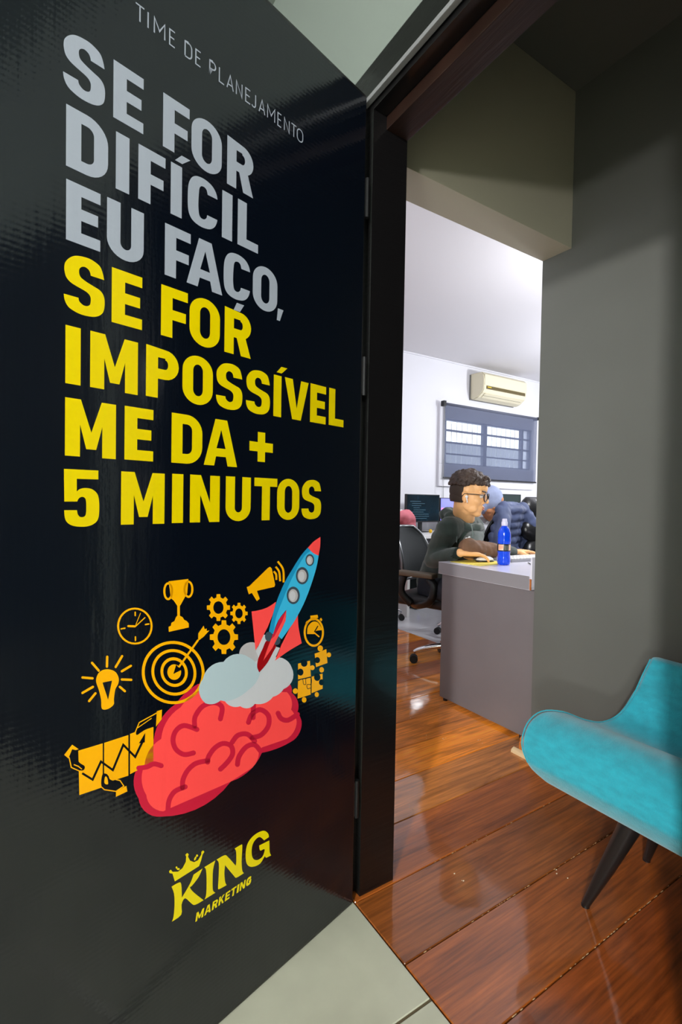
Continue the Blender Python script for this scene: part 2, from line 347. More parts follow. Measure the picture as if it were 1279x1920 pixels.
# --- back wall with window hole
WX0, WX1, WZ0, WZ1 = 4.00, 5.56, 1.52, 2.04; YB = 4.11
bm = NB(); box(bm, XD2-.05, WX0, YB, YB+.14, -.06, 2.72); box(bm, WX1, 6.35, YB, YB+.14, -.06, 2.72); box(bm, WX0, WX1, YB, YB+.14, -.06, WZ0); box(bm, WX0, WX1, YB, YB+.14, WZ1, 2.72)
struct('wall_back', bm, M_WHITE)
struct('wall_far_end', box(NB(), 6.3, 6.4, 1.3, 4.2, -.06, 2.72), M_WHITE).name = 'wall_end'
struct('trim_4', box(NB(), .9, 6.3, YB-.018, YB-.0005, 2.672, 2.689, .003), M_WHITE)
bm = NB(); box(bm, XD2-.011, XD2+.004, 1.304, 4.11, 0, 2.69); struct('wall_left', bm, M_WHITE)
# --- window
wi = bpy.data.objects.new('window_1', None); wi.location = (4.78, YB, WZ0); COL.objects.link(wi); wi['kind'] = 'structure'
bm = NB(); X0, X1, Z0, Z1 = 3.90, 5.58, 1.262, 2.20
build('casing_panel', box(NB(), X0, X1, YB-.035, YB-.001, Z0, WZ0-.001, .004), M_WHITE, wi)
build('casing_board', box(NB(), X0, WX0-.001, YB-.035, YB-.001, WZ0, Z1, .003), M_WHITE, wi)
M_WINF = mat('window_frame_paint', (120, 124, 138), .5)
for z0, z1 in ((WZ0, WZ0+.015), (1.634, 1.650), (1.763, 1.783), (1.902, 1.922), (WZ1-.012, WZ1)):
    build('glazing_bar', box(NB(), WX0+.001, WX1-.001, YB+.02, YB+.06, z0, z1, .002), M_WINF, wi)
for x0, x1 in ((WX0, WX0+.02), (4.672, 4.73), (5.385, 5.42), (WX1-.015, WX1)):
    build('mullion', box(NB(), x0, x1, YB+.016, YB+.064, WZ0, WZ1, .002), M_WINF, wi)
for x0, x1 in ((4.02, 4.672), (4.73, 5.385), (5.42, 5.545)):
    for z0, z1 in ((1.535, 1.634), (1.65, 1.763), (1.783, 1.902), (1.922, 2.028)):
        build('pane', box(NB(), x0, x1, YB+.038, YB+.042, z0, z1), mat('window_glass', (235, 240, 240), .02, trans=1, ior=1.1), wi)
# outside: railing bars and a pale low wall
gr = wi
for k in range(20):
    build('security_bar', tube(NB(), [(3.95+k*.09, YB+.20, 1.4), (3.95+k*.09, YB+.20, 2.15)], .004, 6), M_PLWHITE, gr)
build('rail', box(NB(), 3.9, 5.72, YB+.192, YB+.208, 1.39, 1.41), M_PLWHITE, gr); build('rail', box(NB(), 3.9, 5.72, YB+.192, YB+.208, 2.14, 2.16), M_PLWHITE, gr)
struct('wall_outside', box(NB(), 2.5, 9.5, 5.6, 5.7, 0, 2.0), mat('outside_wall', (120, 122, 128), .8))
# --- hall shell
bm = NB(); box(bm, -3.2, XD+.011, 1.75, 1.83, -.06, 2.95); struct('wall_hall_left', bm, M_HALL).name = 'wall_hall_side'
struct('wall_hall_back', box(NB(), -3.3, -3.2, -2.1, 1.83, -.06, 2.95), M_HALL)
struct('wall_hall_right', box(NB(), -3.2, XD+.011, -2.2, -2.1, -.06, 2.95), M_HALL)
struct('ceiling_hall', box(NB(), -3.3, XD+.012, -2.2, 1.83, 2.9, 2.96), M_HALL).name = 'ceiling_3'
bm = NB(); box(bm, XD+.0, XD+.0118, -2.0, YR-.14, 0, 2.0); box(bm, XD-.0, XD+.0118, 1.2, 1.75, 0, .01)
box(bm, XD, XD+.0118, -2.1, 1.75, 2.205, 2.9)
struct('wall_hall_front', bm, M_HALL)
# added dark panel right of the opening, out of view, darkens the poster reflection
dark_refl = bpy.data.objects.new('black_woodwork', None); COL.objects.link(dark_refl); dark_refl['kind'] = 'structure'
build('panel', box(NB(), XD-.03, XD-.002, -.98, .0, .005, 2.1, .004), M_BLACKWOOD, dark_refl)
# --- skirting at the pier wall
sk = bpy.data.objects.new('baseboard_right', None); COL.objects.link(sk); sk['kind'] = 'structure'
bm = NB(); prof = [(0, 0), (-.020, 0), (-.020, .046), (-.014, .052), (-.014, .064), (-.008, .070), (0, .072)]
def extr(bm, prof, x, y0, y1):
    a = [bm.verts.new((x+p[0], y0, p[1])) for p in prof]; b = [bm.verts.new((x+p[0], y1, p[1])) for p in prof]; n = len(prof)
    for k in range(n): bm.faces.new((a[k], a[(k+1) % n], b[(k+1) % n], b[k]))
    bm.faces.new(a); bm.faces.new(b[::-1]); return bm
build('skirting_board', extr(bm, prof, XW, -1.94, 1.345), M_OAK, sk)
q = [(0, 0), (-.020, 0), (-.019, .008), (-.014, .014), (-.006, .018), (0, .019)]
build('quarter_round', extr(NB(), q, XW-.0205, -1.94, 1.37), M_CREAM, sk)

# ================================================================ THE POSTER DOOR
A0 = V((.722, 1.053, 0)); DV = V((-.96582, -.25922, 0)); NN = V((.25922, -.96582, 0))
def dp(s, z, d=0): return A0 + DV*s + NN*d + V((0, 0, z))
dr = bpy.data.objects.new('door_1', None); dr.location = A0; COL.objects.link(dr); dr['kind'] = 'structure'
MD = Matrix(((DV.x, NN.x, 0, A0.x), (DV.y, NN.y, 0, A0.y), (0, 0, 1, 0), (0, 0, 0, 1)))
bm = NB(); box(bm, -.010, .84, -.038, -.0005, .004, 2.112, .003, M=MD); build('leaf', bm, M_BLACKWOOD, dr)
bm = NB(); box(bm, -.006, .836, -.0004, .0003, .012, 2.104, M=MD); poster = build('poster', bm, M_VINYL, dr); poster['label'] = 'glossy dark navy vinyl poster covering the door'
for zc in (.28, 1.40, 1.86):
    h = build('hinge', tube(NB(), [dp(-.022, zc-.05, -.004), dp(-.022, zc+.05, -.004)], .0065, 12), M_BLACK, dr)
    build('leaf_plate', box(NB(), -.02, -.009, -.034, -.004, zc-.045, zc+.045, M=MD), M_GREYMETAL, h)
def decal(name, conts, col, layer, label=None):
    o = build(name, fill(conts, lambda x, y: dp(x, y, .0005+layer*.00013)), PRINT[col], poster); return o
# --- lettering: glyphs in a w x h box, strokes t (upright) and b (level)
def arc(cx, cy, rx, ry, a0, a1, n=10): return [(cx+rx*math.cos(math.radians(a0+(a1-a0)*k/n)), cy+ry*math.sin(math.radians(a0+(a1-a0)*k/n))) for k in range(n+1)]
def rib(P, w, wy=None):
    L_, R_ = [], []
    for i, p in enumerate(P):
        a = P[max(i-1, 0)]; c = P[min(i+1, len(P)-1)]
        t = V((c[0]-a[0], c[1]-a[1])); t.normalize(); ww = w*abs(t.y)+(wy or w)*abs(t.x)
        L_.append((p[0]-t.y*ww/2, p[1]+t.x*ww/2)); R_.append((p[0]+t.y*ww/2, p[1]-t.x*ww/2))
    return L_+R_[::-1]
def rrect(x0, y0, x1, y1, rx, ry): return arc(x1-rx, y1-ry, rx, ry, 0, 90, 8)+arc(x0+rx, y1-ry, rx, ry, 90, 180, 8)+arc(x0+rx, y0+ry, rx, ry, 180, 270, 8)+arc(x1-rx, y0+ry, rx, ry, 270, 360, 8)
# outlines of the curved letters in a unit box
GS = [(0.983, 0.723), (0.975, 0.75), (0.964, 0.789), (0.949, 0.828), (0.931, 0.865), (0.91, 0.901), (0.884, 0.932), (0.853, 0.952), (0.818, 0.967), (0.777, 0.98), (0.726, 0.993), (0.668, 1.005), (0.608, 1.012), (0.547, 1.013), (0.483, 1.01), (0.423, 1.005), (0.366, 0.998), (0.312, 0.988), (0.262, 0.975), (0.215, 0.957), (0.172, 0.935), (0.133, 0.91), (0.097, 0.881), (0.065, 0.85), (0.04, 0.819), (0.025, 0.793), (0.016, 0.768), (0.012, 0.741), (0.01, 0.712), (0.011, 0.681), (0.017, 0.65), (0.026, 0.619), (0.038, 0.588), (0.057, 0.56), (0.083, 0.536), (0.117, 0.515), (0.155, 0.497), (0.201, 0.482), (0.252, 0.47), (0.305, 0.459), (0.36, 0.449), (0.417, 0.439), (0.468, 0.43), (0.512, 0.42), (0.55, 0.409), (0.582, 0.396), (0.607, 0.38), (0.626, 0.363), (0.64, 0.342), (0.647, 0.317), (0.648, 0.289), (0.645, 0.262), (0.641, 0.238), (0.633, 0.216), (0.62, 0.198), (0.601, 0.184), (0.578, 0.173), (0.552, 0.166), (0.523, 0.161), (0.492, 0.161), (0.46, 0.165), (0.426, 0.177), (0.393, 0.193), (0.368, 0.212), (0.355, 0.232), (0.35, 0.254), (0.347, 0.269), (0.243, 0.268), (0.101, 0.267), (0.0, 0.266), (0.003, 0.241), (0.008, 0.204), (0.02, 0.167), (0.04, 0.133), (0.066, 0.099), (0.099, 0.07), (0.139, 0.048), (0.186, 0.032), (0.238, 0.019), (0.296, 0.006), (0.36, -0.003), (0.43, -0.009), (0.512, -0.009), (0.6, -0.005), (0.679, 0.003), (0.744, 0.015), (0.8, 0.031), (0.848, 0.05), (0.891, 0.074), (0.927, 0.102), (0.956, 0.131), (0.974, 0.162), (0.985, 0.194), (0.993, 0.229), (0.998, 0.271), (1.0, 0.316), (0.997, 0.358), (0.989, 0.394), (0.977, 0.426), (0.958, 0.455), (0.934, 0.479), (0.904, 0.5), (0.866, 0.517), (0.815, 0.531), (0.756, 0.542), (0.696, 0.554), (0.635, 0.567), (0.573, 0.58), (0.518, 0.594), (0.47, 0.608), (0.428, 0.622), (0.395, 0.639), (0.375, 0.661), (0.364, 0.686), (0.359, 0.71), (0.357, 0.734), (0.36, 0.757), (0.369, 0.778), (0.383, 0.796), (0.402, 0.811), (0.424, 0.824), (0.449, 0.833), (0.478, 0.839), (0.506, 0.84), (0.535, 0.836), (0.564, 0.827), (0.589, 0.816), (0.607, 0.802), (0.621, 0.784), (0.631, 0.767), (0.637, 0.75), (0.64, 0.734), (0.642, 0.722), (0.741, 0.722), (0.88, 0.723)]
G5 = [(0.0, 0.996), (0.276, 0.997), (0.67, 0.998), (0.966, 1.0), (0.966, 0.952), (0.967, 0.886), (0.967, 0.839), (0.78, 0.837), (0.529, 0.835), (0.35, 0.834), (0.351, 0.767), (0.352, 0.676), (0.352, 0.609), (0.372, 0.623), (0.402, 0.642), (0.44, 0.657), (0.487, 0.667), (0.541, 0.674), (0.597, 0.677), (0.654, 0.676), (0.713, 0.672), (0.768, 0.663), (0.817, 0.648), (0.861, 0.629), (0.898, 0.608), (0.927, 0.587), (0.948, 0.566), (0.965, 0.541), (0.978, 0.51), (0.987, 0.476), (0.993, 0.439), (0.998, 0.396), (1.0, 0.349), (1.0, 0.302), (0.998, 0.255), (0.994, 0.208), (0.985, 0.166), (0.971, 0.132), (0.952, 0.103), (0.925, 0.078), (0.889, 0.055), (0.844, 0.035), (0.795, 0.018), (0.742, 0.006), (0.684, -0.003), (0.624, -0.01), (0.562, -0.012), (0.498, -0.012), (0.435, -0.01), (0.371, -0.006), (0.308, 0.0), (0.249, 0.01), (0.196, 0.023), (0.148, 0.04), (0.107, 0.061), (0.074, 0.085), (0.05, 0.113), (0.031, 0.146), (0.019, 0.193), (0.013, 0.246), (0.01, 0.283), (0.112, 0.283), (0.255, 0.283), (0.36, 0.283), (0.364, 0.265), (0.371, 0.239), (0.381, 0.216), (0.395, 0.198), (0.413, 0.182), (0.433, 0.17), (0.459, 0.162), (0.489, 0.159), (0.517, 0.159), (0.544, 0.163), (0.57, 0.17), (0.591, 0.182), (0.604, 0.198), (0.611, 0.218), (0.617, 0.242), (0.62, 0.271), (0.621, 0.303), (0.621, 0.336), (0.621, 0.371), (0.619, 0.406), (0.615, 0.436), (0.61, 0.458), (0.604, 0.476), (0.593, 0.49), (0.577, 0.501), (0.557, 0.51), (0.535, 0.516), (0.511, 0.518), (0.486, 0.516), (0.462, 0.512), (0.439, 0.504), (0.418, 0.493), (0.4, 0.481), (0.386, 0.465), (0.376, 0.447), (0.369, 0.435), (0.262, 0.434), (0.118, 0.433), (0.014, 0.432), (0.01, 0.599), (0.004, 0.829)]
GC = [(0.998, 0.742), (0.99, 0.77), (0.978, 0.809), (0.958, 0.846), (0.93, 0.88), (0.895, 0.913), (0.854, 0.941), (0.809, 0.963), (0.758, 0.981), (0.702, 0.995), (0.64, 1.006), (0.573, 1.014), (0.504, 1.017), (0.431, 1.015), (0.355, 1.007), (0.287, 0.995), (0.229, 0.976), (0.178, 0.951), (0.134, 0.921), (0.096, 0.883), (0.066, 0.839), (0.042, 0.796), (0.026, 0.756), (0.016, 0.716), (0.009, 0.67), (0.003, 0.616), (0.001, 0.556), (0.0, 0.494), (0.0, 0.427), (0.003, 0.358), (0.009, 0.296), (0.018, 0.246), (0.032, 0.203), (0.052, 0.165), (0.081, 0.13), (0.117, 0.099), (0.159, 0.074), (0.21, 0.054), (0.267, 0.039), (0.327, 0.028), (0.389, 0.021), (0.454, 0.017), (0.522, 0.018), (0.596, 0.025), (0.674, 0.036), (0.745, 0.053), (0.803, 0.075), (0.852, 0.103), (0.895, 0.134), (0.929, 0.168), (0.956, 0.206), (0.976, 0.24), (0.989, 0.272), (0.996, 0.3), (1.0, 0.319), (0.894, 0.318), (0.75, 0.316), (0.646, 0.315), (0.642, 0.297), (0.635, 0.272), (0.623, 0.248), (0.605, 0.229), (0.582, 0.213), (0.555, 0.2), (0.524, 0.192), (0.49, 0.189), (0.458, 0.192), (0.43, 0.199), (0.405, 0.213), (0.384, 0.236), (0.369, 0.272), (0.359, 0.318), (0.352, 0.365), (0.348, 0.411), (0.347, 0.459), (0.349, 0.511), (0.352, 0.574), (0.358, 0.642), (0.364, 0.699), (0.369, 0.739), (0.376, 0.769), (0.386, 0.794), (0.402, 0.815), (0.422, 0.831), (0.446, 0.843), (0.477, 0.851), (0.512, 0.855), (0.544, 0.853), (0.572, 0.847), (0.597, 0.835), (0.618, 0.819), (0.635, 0.791), (0.648, 0.758), (0.657, 0.735), (0.757, 0.737), (0.896, 0.74)]
def glyph(ch, w, h, t, b):
    m = h*.5
    if ch == 'I': return [[(0, 0), (w, 0), (w, h), (0, h)]]
    if ch == 'Í':
        return [[(0, 0), (t, 0), (t, h), (0, h)], [(t*.35, h*1.07), (t*1.0, h*1.07), (t*1.75, h*1.23), (t*.95, h*1.23)]]
    if ch == 'E': return [[(0, 0), (w, 0), (w, b), (t, b), (t, m-b*.5), (w*.93, m-b*.5), (w*.93, m+b*.5), (t, m+b*.5), (t, h-b), (w, h-b), (w, h), (0, h)]]
    if ch == 'F': return [[(0, 0), (t, 0), (t, m-b*.7), (w*.93, m-b*.7), (w*.93, m+b*.3), (t, m+b*.3), (t, h-b), (w, h-b), (w, h), (0, h)]]
    if ch == 'L': return [[(0, 0), (w, 0), (w, b), (t, b), (t, h), (0, h)]]
    if ch == 'T': return [[(w/2-t/2, 0), (w/2+t/2, 0), (w/2+t/2, h-b), (w, h-b), (w, h), (0, h), (0, h-b), (w/2-t/2, h-b)]]
    if ch == 'O': return [rrect(0, -.01*h, w, 1.01*h, w*.5, w*.46), rrect(t, b*.85, w-t, h-b*.85, (w-2*t)*.5, (w-2*t)*.6)]
    if ch == 'D':
        r = w*.52; return [[(0, 0), (w-r, 0)]+arc(w-r, r, r, r, -90, 0, 8)+arc(w-r, h-r, r, r, 0, 90, 8)+[(0, h)], [(t, b), (w-r, b)]+arc(w-r, b+(r-t), r-t, r-t, -90, 0, 8)+arc(w-r, h-b-(r-t), r-t, r-t, 0, 90, 8)+[(t, h-b)]]
    if ch in 'PR':
        y0 = h*.38; r = (h-y0)/2*.95; rw = min(r, w*.5)
        o = [(0, 0), (t, 0), (t, y0)]+([(w*.45, y0), (w-t*1.12, 0), (w*1.0, 0), (w*.80, y0+b*.12)] if ch == 'R' else [])+[(w-rw, y0)][:0 if ch == 'R' else 1]+arc(w-rw, y0+r, rw, r, -60 if ch == 'R' else -90, 90, 12)+[(0, h)]
        o = [p for p in o if p]
        return [o, [(t, y0+b), (w-rw, y0+b)]+arc(w-rw, y0+r, rw-t*.95, r-b, -90, 90, 8)+[(w-rw, h-b), (t, h-b)]]
    if ch == 'U':
        r = w/2; return [[(0, h), (0, r)]+arc(r, r*.9, r, r*.9, 180, 360, 14)+[(w, h), (w-t, h)]+arc(r, r*.9, r-t, r*.9-b, 360, 180, 12)+[(t, h)]]
    if ch == 'A': return [[(0, 0), (t*1.05, 0), (t*1.05+w*.055, h*.20), (w-t*1.05-w*.055, h*.20), (w-t*1.05, 0), (w, 0), (w/2+t*.62, h), (w/2-t*.62, h)], [(w/2-w*.135, h*.20+b*.9), (w/2+w*.135, h*.20+b*.9), (w/2, h*.78)]]
    if ch == 'M':
        return [[(0, 0), (t, 0), (t, h*.56), (w*.5-t*.35, h*.14), (w*.5+t*.35, h*.14), (w-t, h*.56), (w-t, 0), (w, 0), (w, h), (w-t*1.05, h), (w*.5, h*.44), (t*1.05, h), (0, h)]]
    if ch == 'N': return [[(0, 0), (t, 0), (t, h*.58), (w-t*1.05, 0), (w, 0), (w, h), (w-t, h), (w-t, h*.42), (t*1.05, h), (0, h)]]
    if ch == 'V': return [[(w/2-t*.6, 0), (w/2+t*.6, 0), (w, h), (w-t*1.08, h), (w/2, h*.28), (t*1.08, h), (0, h)]]
    if ch == '+': k = t*.9; c = h*.5; r = w/2; return [[(w/2-k/2, c-r), (w/2+k/2, c-r), (w/2+k/2, c-k/2), (w, c-k/2), (w, c+k/2), (w/2+k/2, c+k/2), (w/2+k/2, c+r), (w/2-k/2, c+r), (w/2-k/2, c+k/2), (0, c+k/2), (0, c-k/2), (w/2-k/2, c-k/2)]]
    if ch == ',': return [[(w*.15, -h*.13), (w*.62, -h*.13), (w*1.15, h*.16), (w*.3, h*.16)]]
    sc_ = lambda G: [(x*w, y*h) for x, y in G]
    if ch == 'S': return [sc_(GS)]
    if ch == '5': return [sc_(G5)]
    if ch == 'C': return [sc_(GC)]
    if ch == 'Ç': return [sc_(GC), [(w*.38, -h*.23), (w*.62, -h*.23), (w*.78, -h*.05), (w*.5, -h*.05)]]
ROWS = [
('white', 1.6905, 1.6885, 1.782, 1.7822, [('S', 0.7024, 0.6406), ('E', 0.6277, 0.5774), ('F', 0.5421, 0.491), ('O', 0.4867, 0.4216), ('R', 0.4094, 0.3463)]),
('white', 1.577, 1.583, 1.6695, 1.6725, [('D', 0.6978, 0.6353), ('I', 0.623, 0.6007), ('F', 0.5855, 0.5368), ('Í', 0.5266, 0.5038), ('C', 0.4931, 0.43), ('I', 0.4195, 0.3958), ('L', 0.383, 0.3317)]),
('white', 1.466, 1.473, 1.5575, 1.562, [('E', 0.6973, 0.6467), ('U', 0.6365, 0.575), ('F', 0.5367, 0.4862), ('A', 0.4938, 0.4171), ('Ç', 0.4144, 0.351), ('O', 0.3439, 0.2784), (',', 0.2817, 0.2633)]),
('yellow', 1.359, 1.363, 1.448, 1.452, [('S', 0.7001, 0.6393), ('E', 0.6282, 0.5771), ('F', 0.5428, 0.4909), ('O', 0.4871, 0.4216), ('R', 0.4109, 0.347)]),
('yellow', 1.2472, 1.2575, 1.3363, 1.3468, [('I', 0.6974, 0.6754), ('M', 0.6611, 0.5837), ('P', 0.5693, 0.5077), ('O', 0.5002, 0.436), ('S', 0.4287, 0.3664), ('S', 0.3577, 0.2947), ('Í', 0.285, 0.2606), ('V', 0.2539, 0.1814), ('E', 0.1754, 0.1234), ('L', 0.1128, 0.0599)]),
('yellow', 1.1358, 1.139, 1.2256, 1.23, [('M', 0.6975, 0.62), ('E', 0.6056, 0.5552), ('D', 0.5207, 0.4576), ('A', 0.4541, 0.3774), ('+', 0.3472, 0.285)]),
('yellow', 1.026, 1.0305, 1.1155, 1.1208, [('5', 0.6987, 0.6458), ('M', 0.6107, 0.5331), ('I', 0.5187, 0.4964), ('N', 0.4825, 0.4177), ('U', 0.4037, 0.3424), ('T', 0.3333, 0.2711), ('O', 0.2711, 0.2053), ('S', 0.1981, 0.1341)])
]
LAYER = {'white': 1, 'yellow': 2}
for (col, b0, b1, t0, t1, L_) in ROWS:
    sa, sb = L_[0][1], L_[-1][2]
    for ch, a, c in L_:
        f = (a-sa)/(sb-sa); z0 = b0+(b1-b0)*f; h = t0+(t1-t0)*f-z0; w_ = a-c
        t = min(.0218, w_*.98) if ch not in 'I' else w_
        for k, G in enumerate(glyph(ch, w_, h, t, .0178) if ch in 'ÍÇ5' else [None]):
            cs = [G] if G else glyph(ch, w_, h, t, .0178)
            if ch in 'Ç' and k == 0: pass
            decal({1: 'accent'}.get(k, 'letter') if G else ('plus_sign' if ch == '+' else 'comma' if ch == ',' else 'letter'), [[(a-p[0], z0+p[1]) for p in q_] for q_ in cs], col, LAYER[col]+k*.5)
# thin heading, drawn as fine strokes
def thin(ch, w, h):
    return {'T': [[(0, h), (w, h)], [(w/2, h), (w/2, 0)]], 'I': [[(w/2, 0), (w/2, h)]], 'M': [[(0, 0), (0, h), (w/2, h*.33), (w, h), (w, 0)]],
            'E': [[(w, h), (0, h), (0, 0), (w, 0)], [(0, h*.52), (w*.88, h*.52)]], 'L': [[(0, h), (0, 0), (w, 0)]], 'N': [[(0, 0), (0, h), (w, 0), (w, h)]],
            'A': [[(0, 0), (w/2, h), (w, 0)], [(w*.17, h*.3), (w*.83, h*.3)]], 'P': [[(0, 0), (0, h), (w*.5, h)]+arc(w*.5, h*.73, w*.5, h*.27, 90, -90, 8)+[(0, h*.46)]],
            'D': [[(0, 0), (0, h), (w*.5, h)]+arc(w*.5, h*.7, w*.5, h*.3, 90, 0, 6)+arc(w*.5, h*.3, w*.5, h*.3, 0, -90, 6)+[(0, 0)]],
            'J': [[(w, h), (w, h*.25)]+arc(w*.5, h*.22, w*.5, h*.22, 0, -150, 8)],
            'O': [arc(w/2, h-w/2, w/2, w/2, 0, 180, 8)+arc(w/2, w/2, w/2, w/2, 180, 360, 8)+[(w, h-w/2)]]}[ch]
def polyrib(P, w):   # mitred ribbon
    P = [V(p) for p in P]; L_, R_ = [], []
    for i, p in enumerate(P):
        t0 = (p-P[i-1]).normalized() if i else (P[1]-p).normalized(); t1 = (P[i+1]-p).normalized() if i < len(P)-1 else t0
        t = t0+t1; t = t.normalized() if t.length > .05 else t0; k = 1/max(.45, t.dot(t1)); n_ = V((-t.y, t.x))*w/2*k
        L_.append(tuple(p+n_)); R_.append(tuple(p-n_))
    return L_+R_[::-1]
HEAD = [('T', 0.5931, 0.5762), ('I', 0.573, 0.568), ('M', 0.5605, 0.5392), ('E', 0.5322, 0.5201), ('D', 0.5024, 0.4869), ('E', 0.4807, 0.4685), ('P', 0.4512, 0.4364), ('L', 0.4302, 0.4171), ('A', 0.4128, 0.396), ('N', 0.391, 0.3754), ('E', 0.3686, 0.3553), ('J', 0.3535, 0.3417), ('A', 0.3346, 0.3175), ('M', 0.3126, 0.2911), ('E', 0.2847, 0.273), ('N', 0.2664, 0.2503), ('T', 0.2462, 0.2297), ('O', 0.229, 0.2099)]
for ch, a, c in HEAD:
    w_ = max(a-c-.0022, .001); bmx = NB()
    for P in thin(ch, w_, .0262):
        q_ = fill([[(a-.0011-x, 1.8722+y) for x, y in polyrib(P, .0024)]], lambda x, y: dp(x, y, .0006)); me = bpy.data.meshes.new('t'); q_.to_mesh(me); q_.free(); bmx.from_mesh(me); bpy.data.meshes.remove(me)
    build('small_letter', bmx, PRINT['white'], poster)
# small word under the logo, slanted bold capitals
def glyph2(ch, w, h, t, b):
    if ch == 'K': return [[(0, 0), (t, 0), (t, h*.32), (t*1.5, h*.45), (w-t*1.1, 0), (w, 0), (w*.56, h*.6), (w, h), (w-t*1.2, h), (t, h*.58), (t, h), (0, h)]]
    if ch == 'G':
        x1 = w-t/2; rx = (x1-t/2)/2; P = [(x1, h*.72)]+arc(w/2, h/2, rx, h/2-b/2, 35, 325, 16)+[(x1, h*.46), (w*.5, h*.46)]
        return [rib(P, t, b)]
    return glyph(ch, w, h, t, b)
mx = 0.4605; adv = {'M': .0175, 'A': .0150, 'R': .0130, 'K': .0135, 'E': .0115, 'T': .0130, 'I': .0052, 'N': .0140, 'G': .0140}
tot = sum(adv[c] for c in 'MARKETING'); kk = (.4605-.3275)/(tot+.0025*8)
for ch in 'MARKETING':
    w_ = adv[ch]*kk
    G = glyph2(ch, w_, .0165, min(.0040, w_*.8), .0034)
    decal('small_letter', [[(mx-x-(y-.008)*.16, .2525+y) for x, y in q_] for q_ in G], 'logoyellow', 2); mx -= w_+.0025*kk
